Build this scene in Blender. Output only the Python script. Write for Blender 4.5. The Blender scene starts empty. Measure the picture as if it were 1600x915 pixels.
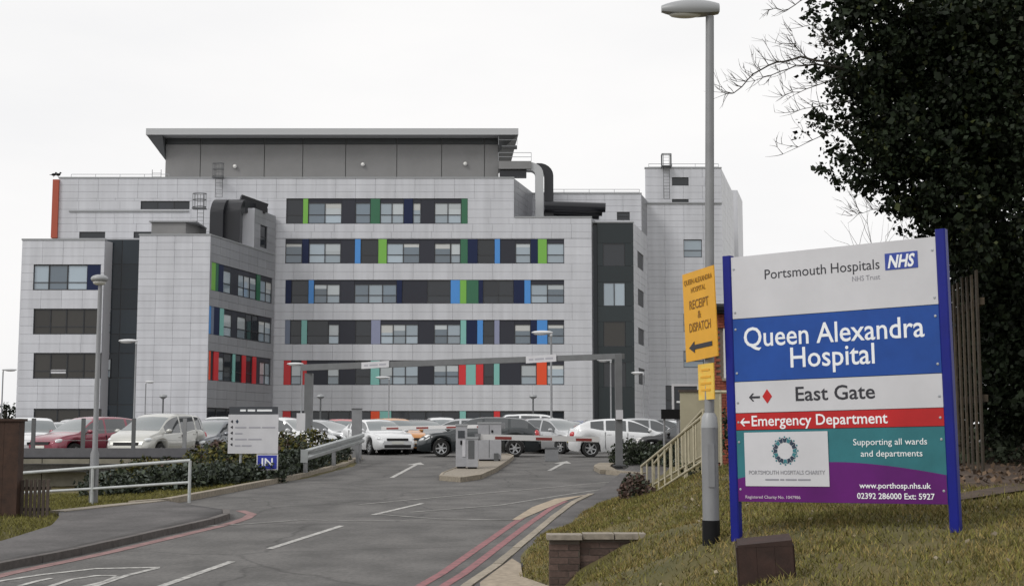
import bpy, bmesh, math, random
import numpy as np
from mathutils import Vector, Matrix, Euler
random.seed(7); rng = np.random.default_rng(7)
S = bpy.context.scene
C = S.collection
R = math.radians
# ------------------------------------------------------------------ camera, sky, sun, exposure
F = 2100.0; PITCH = math.atan(222.5 / F); EYE = 2.0
cd = bpy.data.cameras.new('camera'); cam = bpy.data.objects.new('camera', cd); C.objects.link(cam)
cam.location = (0, 0, EYE); cam.rotation_euler = (R(90) + PITCH, 0, 0)
cd.sensor_width = 36; cd.lens = F / 1600 * 36; cd.clip_start = 0.1; cd.clip_end = 6000
S.camera = cam
SUN_EL, SUN_AZ = R(42), R(-128)           # azimuth clockwise from +Y: behind the camera on the left
W = bpy.data.worlds.new('World'); S.world = W; W.use_nodes = True
nt = W.node_tree; nt.nodes.clear()
def nn(t, **k):
    n = nt.nodes.new(t)
    for a, b in k.items(): setattr(n, a, b)
    return n
out = nn('ShaderNodeOutputWorld'); bg = nn('ShaderNodeBackground'); bg.inputs[1].default_value = 0.1
sky = nn('ShaderNodeTexSky', sky_type='NISHITA', sun_disc=False, sun_elevation=SUN_EL, sun_rotation=SUN_AZ, dust_density=4.0)
hs = nn('ShaderNodeHueSaturation'); hs.inputs['Saturation'].default_value = 0.1
tc = nn('ShaderNodeTexCoord'); mp = nn('ShaderNodeMapping'); mp.inputs['Scale'].default_value = (1, 1, 3.2)
noi = nn('ShaderNodeTexNoise'); noi.inputs['Scale'].default_value = 2.3; noi.inputs['Detail'].default_value = 6
ramp = nn('ShaderNodeValToRGB')
ramp.color_ramp.elements[0].position = 0.30; ramp.color_ramp.elements[0].color = (9.6, 9.62, 9.75, 1)
ramp.color_ramp.elements[1].position = 0.62; ramp.color_ramp.elements[1].color = (10.7, 10.6, 10.55, 1)
mix = nn('ShaderNodeMixRGB'); mix.inputs[0].default_value = 0.88
L = nt.links.new
L(tc.outputs['Generated'], mp.inputs[0]); L(mp.outputs[0], noi.inputs['Vector']); L(noi.outputs[0], ramp.inputs[0])
L(sky.outputs[0], hs.inputs['Color']); L(hs.outputs[0], mix.inputs[1]); L(ramp.outputs[0], mix.inputs[2])
L(mix.outputs[0], bg.inputs[0]); L(bg.outputs[0], out.inputs[0])
sl = bpy.data.lights.new('sun', 'SUN'); sl.energy = 1.4; sl.angle = R(18); sl.color = (1.0, 0.97, 0.93)
sun = bpy.data.objects.new('sun', sl); C.objects.link(sun)
sd = Vector((math.sin(SUN_AZ) * math.cos(SUN_EL), math.cos(SUN_AZ) * math.cos(SUN_EL), math.sin(SUN_EL)))
sun.rotation_euler = sd.to_track_quat('Z', 'Y').to_euler(); sun.location = (-30, -30, 60)
S.view_settings.view_transform = 'Standard'; S.view_settings.look = 'None'
S.view_settings.exposure = 0.0; S.view_settings.gamma = 1.0; S.view_settings.use_curve_mapping = False

# ------------------------------------------------------------------ helpers
def ray(px, py):
    u = (px - 800) / F; v = (457.5 - py) / F
    return Vector((u, math.cos(PITCH) - v * math.sin(PITCH), math.sin(PITCH) + v * math.cos(PITCH)))
def at(px, py, Y):
    d = ray(px, py); t = Y / d.y
    return Vector((d.x * t, Y, EYE + d.z * t))
def rz(y):                                   # height of the road along its course
    if y < 14: return 0.0
    if y < 50: return .033 * (y - 14)
    return 1.188 + .0065 * (min(y, 160) - 50)
def gnd(px, py):                             # where a line of sight meets the road surface
    Y = 20.0
    d = ray(px, py)
    for i in range(60):
        z = rz(Y); Y = .5 * Y + .5 * ((z - EYE) / d.z * d.y if d.z < -1e-6 else 200)
    return Vector((d.x / d.y * Y, Y, rz(Y)))
MATS = {}
def mat(name, col, rough=.6, metal=0., nscale=0, namt=0., bump=0., coat=0., rnd=0., island=0., spec=.5, col2=None, wear=0., streak=0., cracks=0.):
    m = bpy.data.materials.new(name); m.use_nodes = True; t = m.node_tree; b = t.nodes['Principled BSDF']
    b.inputs['Roughness'].default_value = rough; b.inputs['Metallic'].default_value = metal
    b.inputs['Specular IOR Level'].default_value = spec
    b.inputs['Coat Weight'].default_value = coat; b.inputs['Coat Roughness'].default_value = .04
    c = (*col, 1); b.inputs['Base Color'].default_value = c
    cur = None
    def N(ty, **k):
        n = t.nodes.new(ty)
        for a, q in k.items(): setattr(n, a, q)
        return n
    if nscale:
        g = N('ShaderNodeNewGeometry'); z = N('ShaderNodeTexNoise'); z.inputs['Scale'].default_value = nscale
        z.inputs['Detail'].default_value = 8; z.inputs['Roughness'].default_value = .62
        t.links.new(g.outputs['Position'], z.inputs['Vector'])
        rp = N('ShaderNodeValToRGB'); rp.color_ramp.elements[0].position = .3; rp.color_ramp.elements[1].position = .7
        lo = tuple(x * (1 - namt) for x in col); hi = tuple(min(1, x * (1 + namt)) for x in col)
        if col2: lo, hi = col, col2
        rp.color_ramp.elements[0].color = (*lo, 1); rp.color_ramp.elements[1].color = (*hi, 1)
        t.links.new(z.outputs[0], rp.inputs[0]); cur = rp.outputs[0]
        if wear:                             # broad stains on top of the fine grain
            z2 = N('ShaderNodeTexNoise'); z2.inputs['Scale'].default_value = nscale * .06; z2.inputs['Detail'].default_value = 5
            t.links.new(g.outputs['Position'], z2.inputs['Vector'])
            mr = N('ShaderNodeMapRange'); mr.inputs[1].default_value = .35; mr.inputs[2].default_value = .65
            mr.inputs[3].default_value = 1 - wear; mr.inputs[4].default_value = 1 + wear
            t.links.new(z2.outputs[0], mr.inputs[0])
            mm = N('ShaderNodeMixRGB', blend_type='MULTIPLY'); mm.inputs[0].default_value = 1
            t.links.new(cur, mm.inputs[1]); t.links.new(mr.outputs[0], mm.inputs[2]); cur = mm.outputs[0]
        if bump:
            bp = N('ShaderNodeBump'); bp.inputs['Strength'].default_value = bump; bp.inputs['Distance'].default_value = .02
            t.links.new(z.outputs[0], bp.inputs['Height']); t.links.new(bp.outputs[0], b.inputs['Normal'])
    if streak:                               # rain streaks running down the face
        g3 = N('ShaderNodeNewGeometry'); mp3 = N('ShaderNodeMapping'); mp3.inputs['Scale'].default_value = (1.6, 1.6, .09)
        z3 = N('ShaderNodeTexNoise'); z3.inputs['Scale'].default_value = 1.0; z3.inputs['Detail'].default_value = 6
        t.links.new(g3.outputs['Position'], mp3.inputs[0]); t.links.new(mp3.outputs[0], z3.inputs['Vector'])
        mr = N('ShaderNodeMapRange'); mr.inputs[1].default_value = .35; mr.inputs[2].default_value = .7; mr.inputs[3].default_value = 1.0 + streak * .4; mr.inputs[4].default_value = 1 - streak
        t.links.new(z3.outputs[0], mr.inputs[0]); mm = N('ShaderNodeMixRGB', blend_type='MULTIPLY'); mm.inputs[0].default_value = 1; mm.inputs[1].default_value = c
        if cur: t.links.new(cur, mm.inputs[1])
        t.links.new(mr.outputs[0], mm.inputs[2]); cur = mm.outputs[0]
    if cracks:                               # hairline cracks and sealed joints in the tarmac
        g3 = N('ShaderNodeNewGeometry'); z4 = N('ShaderNodeTexNoise'); z4.inputs['Scale'].default_value = 1.1; z4.inputs['Detail'].default_value = 5
        ad = N('ShaderNodeMixRGB'); ad.inputs[0].default_value = .35; vo = N('ShaderNodeTexVoronoi'); vo.feature = 'DISTANCE_TO_EDGE'; vo.inputs['Scale'].default_value = .42
        t.links.new(g3.outputs['Position'], z4.inputs['Vector']); t.links.new(g3.outputs['Position'], ad.inputs[1]); t.links.new(z4.outputs['Color'], ad.inputs[2]); t.links.new(ad.outputs[0], vo.inputs['Vector'])
        mr = N('ShaderNodeMapRange'); mr.inputs[1].default_value = .0; mr.inputs[2].default_value = .012; mr.inputs[3].default_value = 1 - cracks; mr.inputs[4].default_value = 1
        t.links.new(vo.outputs['Distance'], mr.inputs[0]); mm = N('ShaderNodeMixRGB', blend_type='MULTIPLY'); mm.inputs[0].default_value = 1
        t.links.new(cur, mm.inputs[1]); t.links.new(mr.outputs[0], mm.inputs[2]); cur = mm.outputs[0]
    if rnd or island:
        if rnd: q = N('ShaderNodeObjectInfo').outputs['Random']
        else: q = N('ShaderNodeNewGeometry').outputs['Random Per Island']
        a = rnd or island
        mr = N('ShaderNodeMapRange'); mr.inputs[3].default_value = 1 - a; mr.inputs[4].default_value = 1 + a
        t.links.new(q, mr.inputs[0])
        mm = N('ShaderNodeMixRGB', blend_type='MULTIPLY'); mm.inputs[0].default_value = 1; mm.inputs[1].default_value = c
        if cur: t.links.new(cur, mm.inputs[1])
        t.links.new(mr.outputs[0], mm.inputs[2]); cur = mm.outputs[0]
    if cur: t.links.new(cur, b.inputs['Base Color'])
    MATS[name] = m
    return m
M = MATS
mat('asphalt', (.096, .092, .088), .85, nscale=16, namt=.26, bump=.35, wear=.26, cracks=.4)
mat('footway', (.082, .077, .076), .9, nscale=16, namt=.24, bump=.35, wear=.28)
mat('sandy', (.30, .25, .19), .95, nscale=9, namt=.25, bump=.3)
mat('earth', (.07, .048, .034), .95, nscale=5, namt=.4, bump=.4); mat('soil', (.06, .058, .016), .95, nscale=1.3, col2=(.12, .094, .032), bump=.5, wear=.2)
mat('blade', (.138, .128, .026), .8, island=.55)
mat('blade_dry', (.22, .165, .055), .85, island=.4)
mat('litter_dark', (.10, .065, .04), .9, island=.6); mat('litter', (.24, .2, .14), .9, island=.6)
mat('kerb', (.27, .235, .185), .9, nscale=12, namt=.25, bump=.2, rnd=.12)
mat('kerb_dark', (.10, .09, .085), .9, nscale=12, namt=.25, bump=.2, rnd=.15)
mat('white_line', (.17, .165, .16), .8, nscale=11, col2=(.56, .55, .52))
mat('worn_line', (.20, .195, .185), .85, nscale=5, namt=.35)
mat('red_line', (.15, .085, .085), .85, nscale=9, col2=(.33, .13, .14))
mat('pink_line', (.22, .13, .125), .85, nscale=5, namt=.3)
mat('beige_line', (.33, .27, .20), .85, nscale=6, namt=.25)
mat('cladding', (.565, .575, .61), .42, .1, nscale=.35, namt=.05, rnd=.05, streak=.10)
mat('cladding_shaded', (.28, .285, .305), .42, .15, nscale=.35, namt=.05, rnd=.06, streak=.08)  # darker copy of the cladding: shade of right-facing walls put into the colour
mat('subframe', (.42, .42, .44), .7)
mat('frame', (.035, .037, .042), .45)
mat('coping', (.30, .31, .32), .45, .2)
mat('dark_panel', (.036, .038, .050), .4, rnd=.15, spec=.25)
mat('navy', (.010, .018, .06), .4, spec=.25); mat('lime', (.17, .42, .06), .35); mat('green', (.025, .13, .065), .35)
mat('blue', (.06, .25, .62), .35); mat('teal', (.20, .46, .42), .35); mat('slate', (.15, .18, .25), .35)
mat('lavender', (.24, .26, .38), .35); mat('red', (.58, .025, .03), .35); mat('orange_red', (.72, .07, .015), .35)
mat('pane', (.28, .34, .39), .08, coat=1, rnd=.35); mat('pane_dark', (.022, .026, .032), .06, rnd=.3, spec=.55)
mat('blind_white', (.56, .57, .56), .5, rnd=.15); mat('pane_mid', (.12, .16, .20), .06, coat=1, rnd=.3); mat('pane_blind', (.44, .48, .50), .1, coat=1, rnd=.2); mat('pane_brown', (.035, .032, .027), .08, rnd=.2, spec=.5)
mat('curtain_glass', (.018, .026, .034), .12, rnd=.3, spec=.35); mat('tower_glass', (.026, .034, .037), .2, rnd=.15, spec=.3)
mat('terracotta', (.36, .07, .035), .6)
mat('louvre', (.19, .19, .19), .55, nscale=.5, namt=.08); mat('roof_band_dark', (.03, .034, .036), .5)
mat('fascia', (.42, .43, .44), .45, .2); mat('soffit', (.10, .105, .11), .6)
mat('duct', (.010, .011, .015), .35); mat('steel', (.33, .34, .35), .4, .6); mat('steel_dark', (.12, .125, .13), .45, .5)
mat('galv', (.36, .38, .40), .45, .55, nscale=4, namt=.12); mat('lamp_grey', (.23, .235, .245), .5, .2, nscale=3, namt=.1)
mat('gantry_grey', (.13, .135, .14), .55, nscale=3, namt=.12); mat('lantern', (.30, .31, .32), .4); mat('lantern_pale', (.60, .61, .62), .4); mat('lens', (.7, .7, .68), .2)
mat('black', (.006, .006, .007), .6, spec=.2); mat('rubber', (.012, .012, .012), .85)
mat('sign_white', (.55, .55, .575), .45, nscale=2.5, namt=.05, streak=.05); mat('sign_blue', (.012, .065, .30), .45, spec=.3, nscale=3.5, namt=.13, streak=.08); mat('post_blue', (.004, .009, .19), .4, spec=.3, nscale=3.5, namt=.13, streak=.08)
mat('sign_red', (.44, .016, .018), .45, spec=.3, nscale=3.5, namt=.13, streak=.08); mat('sign_teal', (.028, .155, .18), .45, spec=.3, nscale=3.5, namt=.13, streak=.08); mat('sign_purple', (.10, .006, .13), .45, spec=.3, nscale=3.5, namt=.13, streak=.08)
mat('ink', (.02, .02, .028), .5); mat('ink_grey', (.25, .25, .28), .5); mat('ink_white', (.80, .82, .84), .5); mat('ink_pale', (.34, .34, .38), .5); mat('ink_dim', (.5, .42, .5), .5)
mat('nhs_blue', (.02, .05, .30), .4); mat('ring_navy', (.012, .03, .06), .5); mat('ring_teal', (.03, .17, .2), .5); mat('in_blue', (.02, .035, .33), .4)
mat('slate_board', (.045, .05, .06), .5); mat('yellow', (.68, .34, .015), .45, nscale=6, namt=.06); mat('pale_yellow', (.72, .56, .10), .5, nscale=14, col2=(.78, .40, .04)); mat('ink_brown', (.20, .09, .01), .6)
mat('cream_rail', (.42, .38, .27), .6, nscale=9, namt=.2); mat('cream_panel', (.34, .31, .22), .7, nscale=2, namt=.12)
mat('white_rail', (.42, .44, .44), .5, nscale=6, namt=.15)
mat('timber', (.042, .02, .012), .8, nscale=5, namt=.4, bump=.3); mat('timber_grey', (.06, .045, .036), .85, nscale=8, namt=.35, rnd=.25)
mat('timber_red', (.032, .015, .011), .8, nscale=7, namt=.35, bump=.3); mat('fence_wood_shaded', (.045, .033, .02), .85, nscale=8, namt=.4, rnd=.35)  # fence wood colour lowered to carry the shade of the ivy tree
mat('brick', (.25, .065, .038), .85, nscale=30, namt=.25, rnd=.25); mat('brick_old', (.088, .058, .048), .9, nscale=25, namt=.3, rnd=.25)
mat('mortar', (.28, .24, .20), .95); mat('mortar_old', (.12, .10, .085), .95)
mat('coping_stone', (.25, .22, .18), .9, nscale=14, namt=.25, bump=.2)
mat('concrete', (.30, .28, .22), .9, nscale=2.2, namt=.22, bump=.1, wear=.2); mat('beam_grey', (.10, .10, .11), .7, nscale=4, namt=.12)
mat('leaf_ivy', (.011, .017, .008), .6, island=.7, spec=.15); mat('leaf_lime', (.034, .042, .010), .55, island=.5, spec=.3)
mat('leaf_hedge', (.028, .038, .020), .6, island=.6, spec=.3); mat('leaf_olive', (.085, .078, .014), .65, island=.5, spec=.3)
mat('leaf_grey', (.075, .09, .075), .7, island=.4, spec=.3); mat('leaf_rust', (.075, .045, .035), .8, island=.5)
mat('bark', (.035, .03, .024), .9, nscale=9, namt=.4); mat('ivy_core', (.010, .013, .007), .9, nscale=4, namt=.4)
mat('glass_car', (.03, .036, .04), .05, coat=1, spec=.8); mat('glass_pale', (.10, .12, .125), .06, coat=1, spec=.8)
mat('rim', (.45, .46, .47), .3, .7); mat('trim', (.012, .012, .013), .55); mat('headlight', (.62, .64, .65), .08, coat=1)
mat('taillight', (.45, .01, .015), .15, coat=1); mat('plate_white', (.65, .65, .6), .4); mat('plate_yellow', (.6, .45, .04), .4)
mat('cabinet', (.33, .335, .355), .5, nscale=4, namt=.1); mat('arm_white', (.66, .66, .66), .45); mat('arm_red', (.24, .04, .035), .5)
mat('barrier_steel', (.40, .42, .42), .4, .5, nscale=3, namt=.15)
mat('roof_tile', (.03, .03, .032), .8); mat('white_paint', (.62, .62, .62), .5)

def link(o): C.objects.link(o); return o
def thing(name, label, cat, loc=(0, 0, 0), rot=0, group=None):
    o = link(bpy.data.objects.new(name, None)); o.location = loc; o.rotation_euler = (0, 0, rot); o.empty_display_size = .2
    o['label'] = label; o['category'] = cat
    if group: o['group'] = group
    return o
def tag(o, label, cat, group=None):
    o['label'] = label; o['category'] = cat
    if group: o['group'] = group
    return o
def struct(o): o['kind'] = 'structure'; return o
def stuff(o): o['kind'] = 'stuff'; return o
def wmat(o):
    m = Matrix.LocRotScale(o.location, o.rotation_euler, o.scale)
    return (wmat(o.parent) @ o.matrix_parent_inverse @ m) if o.parent else m
def attach(o, parent, world=False):
    if parent:
        o.parent = parent
        if world: o.matrix_parent_inverse = wmat(parent).inverted()
    return o
class MB:
    def __init__(s): s.v = []; s.f = []; s.sm = False
    def add(s, v, f):
        k = len(s.v); s.v += [tuple(p) for p in v]; s.f += [tuple(i + k for i in q) for q in f]; return s
    def box(s, a, b, T=None):
        (x0, y0, z0), (x1, y1, z1) = a, b
        v = [Vector(p) for p in ((x0, y0, z0), (x1, y0, z0), (x1, y1, z0), (x0, y1, z0), (x0, y0, z1), (x1, y0, z1), (x1, y1, z1), (x0, y1, z1))]
        if T: v = [T @ p for p in v]
        return s.add(v, [(0, 3, 2, 1), (4, 5, 6, 7), (0, 1, 5, 4), (1, 2, 6, 5), (2, 3, 7, 6), (3, 0, 4, 7)])
    def cbox(s, c, d, T=None):
        return s.box([c[i] - d[i] / 2 for i in range(3)], [c[i] + d[i] / 2 for i in range(3)], T)
    def tube(s, pts, rad, n=8, cap=True):
        pts = [Vector(p) for p in pts]; rr = rad if isinstance(rad, (list, tuple)) else [rad] * len(pts)
        rings = []; up = Vector((0, 0, 1)); ref = None
        for i, p in enumerate(pts):
            t = (pts[min(i + 1, len(pts) - 1)] - pts[max(i - 1, 0)]).normalized()
            if ref is None: ref = t.orthogonal().normalized()
            a = (ref - t * ref.dot(t)).normalized(); ref = a; b = t.cross(a)
            rings.append([p + (a * math.cos(2 * math.pi * k / n) + b * math.sin(2 * math.pi * k / n)) * rr[i] for k in range(n)])
        v = [p for r_ in rings for p in r_]; f = []
        for i in range(len(rings) - 1):
            for k in range(n): f.append((i * n + k, i * n + (k + 1) % n, (i + 1) * n + (k + 1) % n, (i + 1) * n + k))
        if cap: f += [tuple(range(n))[::-1], tuple((len(rings) - 1) * n + k for k in range(n))]
        return s.add(v, f)
    def lathe(s, prof, n=16, T=None, axis='z'):
        v = []; f = []
        for (r_, h) in prof:
            for k in range(n):
                a = 2 * math.pi * k / n; p = Vector((r_ * math.cos(a), r_ * math.sin(a), h))
                if axis == 'y': p = Vector((p.x, p.z, p.y))
                v.append(T @ p if T else p)
        for i in range(len(prof) - 1):
            for k in range(n): f.append((i * n + k, i * n + (k + 1) % n, (i + 1) * n + (k + 1) % n, (i + 1) * n + k))
        return s.add(v, f)
    def prism(s, poly, h0, h1):              # polygon in plan, extruded upward
        n = len(poly); v = [(x, y, h0) for x, y in poly] + [(x, y, h1) for x, y in poly]
        return s.add(v, [tuple(range(n))[::-1], tuple(range(n, 2 * n))] + [(i, (i + 1) % n, n + (i + 1) % n, n + i) for i in range(n)])
    def ell(s, c, d, n=12, m=8, T=None):
        v = []; f = []
        for j in range(m + 1):
            th = math.pi * j / m
            for k in range(n):
                a = 2 * math.pi * k / n
                p = Vector((c[0] + d[0] * math.sin(th) * math.cos(a), c[1] + d[1] * math.sin(th) * math.sin(a), c[2] + d[2] * math.cos(th)))
                v.append(T @ p if T else p)
        for j in range(m):
            for k in range(n): f.append((j * n + k, (j + 1) * n + k, (j + 1) * n + (k + 1) % n, j * n + (k + 1) % n))
        return s.add(v, f)
    def mesh(s, name, m, smooth=False):
        me = bpy.data.meshes.new(name); me.from_pydata(s.v, [], s.f)
        bm = bmesh.new(); bm.from_mesh(me); bmesh.ops.recalc_face_normals(bm, faces=bm.faces); bm.to_mesh(me); bm.free()
        me.materials.append(M[m] if isinstance(m, str) else m)
        if smooth:
            me.polygons.foreach_set('use_smooth', [True] * len(me.polygons)); me.set_sharp_from_angle(angle=R(40))
        return me
    def build(s, name, m, parent=None, world=False, smooth=False):
        o = link(bpy.data.objects.new(name, s.mesh(name, m, smooth))); return attach(o, parent, world)
_cube = {}
def cube(m):
    if m not in _cube: _cube[m] = MB().cbox((0, 0, 0), (1, 1, 1)).mesh('block_' + m, m)
    return _cube[m]
def block(name, c, d, m, parent=None, rot=0, world=True):
    o = link(bpy.data.objects.new(name, cube(m))); o.location = c; o.scale = d; o.rotation_euler = (0, 0, rot)
    return attach(o, parent, world)
def inst(src, parent, loc=None, rot=None, name=None):
    o = link(src.copy()); o.parent = parent
    if loc is not None: o.location = loc
    if rot is not None: o.rotation_euler = rot
    return o
def text_mesh(s, m, bold=0.):
    cu = bpy.data.curves.new('lettering', 'FONT'); cu.body = s; cu.size = 1; cu.extrude = .004; cu.offset = bold; cu.resolution_u = 3
    o = bpy.data.objects.new('lettering', cu); me = bpy.data.meshes.new_from_object(o)
    bpy.data.objects.remove(o); bpy.data.curves.remove(cu)
    me.materials.clear(); me.materials.append(M[m]); return me
def lettering(parent, s, x0, x1, base, cap, y, m, bold=0., name='lettering'):
    """a line of text in the local x-z plane facing -y: from x0 to x1, baseline height, capital height"""
    me = text_mesh(s, m, bold); n = len(me.vertices); co = np.empty(n * 3); me.vertices.foreach_get('co', co); co = co.reshape(-1, 3)
    w0, w1 = co[:, 0].min(), co[:, 0].max()
    sx = (x1 - x0) / (w1 - w0); sz = cap / .70
    q = np.empty_like(co); q[:, 0] = x0 + (co[:, 0] - w0) * sx; q[:, 1] = y - co[:, 2] * .3; q[:, 2] = base + co[:, 1] * sz
    me.vertices.foreach_set('co', q.ravel()); me.update()
    o = link(bpy.data.objects.new(name, me)); return attach(o, parent)
def print_words(parent, words, x0, x1, base, cap, y, m):
    """print too small to read: one thin stroke per word, widths in proportion"""
    tot = sum(words) + len(words) - 1; x = x0; k = (x1 - x0) / tot
    for w in words: flat(parent, 'print_word', [(x, base), (x + w * k, base), (x + w * k, base + cap), (x, base + cap)], y - .002, m, .002); x += (w + 1) * k
def flat(parent, name, pts, y, m, th=.003):
    """a thin plate in the local x-z plane"""
    n = len(pts); b = MB()
    b.add([(x, y, z) for x, z in pts] + [(x, y + th, z) for x, z in pts],
          [tuple(range(n)), tuple(range(n, 2 * n))[::-1]] + [(i, n + i, n + (i + 1) % n, (i + 1) % n) for i in range(n)])
    return b.build(name, m, parent)
def mesh_np(name, V, Fq, m):
    me = bpy.data.meshes.new(name); nv, nf = len(V), len(Fq)
    me.vertices.add(nv); me.vertices.foreach_set('co', np.ascontiguousarray(V, dtype=np.float32).ravel())
    k = Fq.shape[1]; me.loops.add(nf * k); me.loops.foreach_set('vertex_index', np.ascontiguousarray(Fq, dtype=np.int32).ravel())
    me.polygons.add(nf); me.polygons.foreach_set('loop_start', np.arange(nf, dtype=np.int32) * k)
    me.update(calc_edges=True); me.validate()
    me.materials.append(M[m]); return me
def leaves(name, P, size, m, parent=None, aspect=.75, hang=.0):
    """leaf-sized rhombic faces at the points P"""
    n = len(P); a = rng.normal(size=(n, 3)); a[:, 2] -= hang; a /= np.linalg.norm(a, axis=1)[:, None]
    b = rng.normal(size=(n, 3)); b -= a * (a * b).sum(1)[:, None]; b /= np.linalg.norm(b, axis=1)[:, None]
    s = size * np.clip(rng.lognormal(-.12, .34, n), .4, 1.9)[:, None]
    V = np.stack([P - a * s * .5, P + b * s * aspect * .5 - a * s * .08, P + a * s * .55, P - b * s * aspect * .5 - a * s * .08], 1).reshape(-1, 3)
    Fq = np.arange(n * 4).reshape(-1, 4)
    o = link(bpy.data.objects.new(name, mesh_np(name, V, Fq, m))); return attach(o, parent)
def lerp_tab(tab, y):
    xs = [p[0] for p in tab]; return np.interp(y, xs, [p[1] for p in tab])

# ------------------------------------------------------------------ terrain
XLT = [(0, -9.0), (18, -8.35), (21.6, -8.05), (24, -8.1), (25.6, -8.5), (26.6, -8.85), (27.2, -8.7), (28, -8.15), (29.6, -7.5), (33, -6.9), (38.5, -5.9), (44, -5.4), (49, -5.5), (51, -9), (53, -75), (118, -75), (125, -75)]
XRT = [(0, 1.2), (14, .8), (16.8, .4), (17.6, .05), (18.6, .05), (23, .68), (30, 2.75), (34, 3.6), (40, 4.9), (48, 6.6), (56, 16), (62, 60), (125, 60)]
ctrl = [(.45, 16.6, .13), (.05, 17.5, .15), (.1, 18.5, .18), (.7, 23, .33), (2.8, 30, .5), (.9, 12, .35), (.9, 8, .3), (1.86, 12.8, 1.04), (2.07, 12.5, 1.05), (3.65, 11.35, 1.2),
        (3.4, 9, 1.07), (1.9, 10, .92), (1.9, 6, .8), (.75, 15.0, .38), (.62, 15.8, .5), (1.4, 15.4, .87), (1.1, 18.5, .62), (1.83, 24, .66), (2.4, 26, .86), (3.2, 22.4, 1.42), (2.6, 19, 1.18), (2.95, 26, 1.0),
        (5, 20, 1.62), (5.5, 16, 1.46), (8, 16, 1.5), (6, 22, 1.85), (10, 22, 1.9), (10, 12, 1.4), (6, 9, 1.2), (8, 30, 1.6), (4.4, 30, 1.25), (6, 40, 1.2), (20, 20, 1.8), (30, 40, 1.6), (14, 60, 1.25),
        (-7.6, 29.6, .52), (-9.3, 29.6, .48), (-11.2, 30, .42), (-13, 36, .36), (-15, 42, .34), (-10, 42, .45), (-8, 36, .72), (-6.6, 40, .9), (-7.5, 45, 1.12), (-9, 46, .9), (-6.5, 48, 1.15), (-20, 42, .3), (-12, 24, .5), (-9.6, 24, .42), (-8.6, 23, .38), (-10, 20, .3),
        (-12, 12, .2), (-30, 25, .4), (-40, 45, .5), (-20, 80, 1.2), (-60, 60, 1.0), (60, 60, 1.3), (0, 160, 1.9), (-100, 100, 1.5), (100, 100, 1.6), (80, 20, 1.6), (-80, 10, .2)]
CP = np.array(ctrl)
cv = CP[:, 2] - np.array([rz(y) for y in CP[:, 1]])
A = np.linalg.norm(CP[:, None, :2] - CP[None, :, :2], axis=2); n_ = len(CP)
Q = np.zeros((n_ + 1, n_ + 1)); Q[:n_, :n_] = A; Q[:n_, n_] = 1; Q[n_, :n_] = 1
wts = np.linalg.solve(Q, np.append(cv, 0))
RZ = np.vectorize(rz)
def terrain(X, Y):
    X = np.asarray(X, float); Y = np.asarray(Y, float)
    base = RZ(Y); d = np.maximum(lerp_tab(XLT, Y) - X, X - lerp_tab(XRT, Y))
    d = np.where((Y > 125), 1.0, d)
    D = np.sqrt((X[..., None] - CP[:, 0]) ** 2 + (Y[..., None] - CP[:, 1]) ** 2)
    corr = D @ wts[:n_] + wts[n_]
    far = np.clip((np.hypot(X, Y) - 70) / 60, 0, 1); corr = corr * (1 - far)
    m = np.clip((d + .35) / .45, 0, 1); m = m * m * (3 - 2 * m)
    bumps = .02 * np.sin(X * 2.3 + 1.7 * np.sin(Y * 1.1)) * np.sin(Y * 1.9 + X) + .012 * np.sin(X * 6.1 + Y * 3.3)
    return base + np.where(m > 0, m * (corr + bumps + .06), 0) - .06
def tz(x, y): return float(terrain(np.array([x]), np.array([y]))[0])
xs = np.concatenate([-np.geomspace(1500, 17, 26), np.arange(-16.5, 12.01, .25), np.geomspace(12.6, 1500, 26)])
ys = np.concatenate([np.array([-400, -150, -50, -20, -8, 0, 3]), np.arange(5, 56, .25), np.geomspace(57, 3000, 40)])
GX, GY = np.meshgrid(xs, ys); GZ = np.stack([terrain(GX[i], GY[i]) for i in range(len(ys))])
V = np.stack([GX, GY, GZ], -1).reshape(-1, 3); nx = len(xs)
I = (np.arange(len(ys) - 1)[:, None] * nx + np.arange(nx - 1)[None, :]).ravel()
gm = mesh_np('ground', V, np.stack([I, I + 1, I + nx + 1, I + nx], 1), 'soil'); gm.polygons.foreach_set('use_smooth', [True] * len(gm.polygons))
struct(link(bpy.data.objects.new('ground', gm)))
def strip(name, ys_, xl, xr, dz, m, ncol=8, edge=0.):
    """a paved sheet following the road profile between two side curves; edge drops the rim"""
    V = []; Fq = []
    for y in ys_:
        a, b = float(xl(y)), float(xr(y))
        if edge: V.append((a, y, rz(y) + dz - edge))
        for k in range(ncol + 1): V.append((a + (b - a) * k / ncol, y, rz(y) + dz))
        if edge: V.append((b, y, rz(y) + dz - edge))
    nc = ncol + 1 + (2 if edge else 0)
    for i in range(len(ys_) - 1):
        for k in range(nc - 1): Fq.append((i * nc + k, i * nc + k + 1, (i + 1) * nc + k + 1, (i + 1) * nc + k))
    return struct(link(bpy.data.objects.new(name, mesh_np(name, np.array(V), np.array(Fq), m))))
ry = np.concatenate([np.arange(2, 56, .5), np.arange(56, 124, 4)])
strip('road', ry, lambda y: lerp_tab(XLT, y), lambda y: lerp_tab(XRT, y), 0.0, 'asphalt', 12)
KL = [(2, -9.4), (14, -7.75), (18.6, -7.05), (20.5, -6.5), (25.3, -5.5), (26.5, -5.42), (27.2, -5.7), (28.2, -6.5), (29.4, -7.45)]
KR = [(2, -1.2), (14, -.95), (17, -.56), (18.5, -.28), (20.5, 0.0), (25.3, .68), (29, 1.25), (31.4, 1.78)]
def seg(t): return lambda y: lerp_tab(t, y)
strip('pavement', np.arange(2, 29.41, .3), lambda y: lerp_tab(XLT, y) - .02, lambda y: lerp_tab(KL, y) - .1, .10, 'footway', 6, .12)
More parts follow.
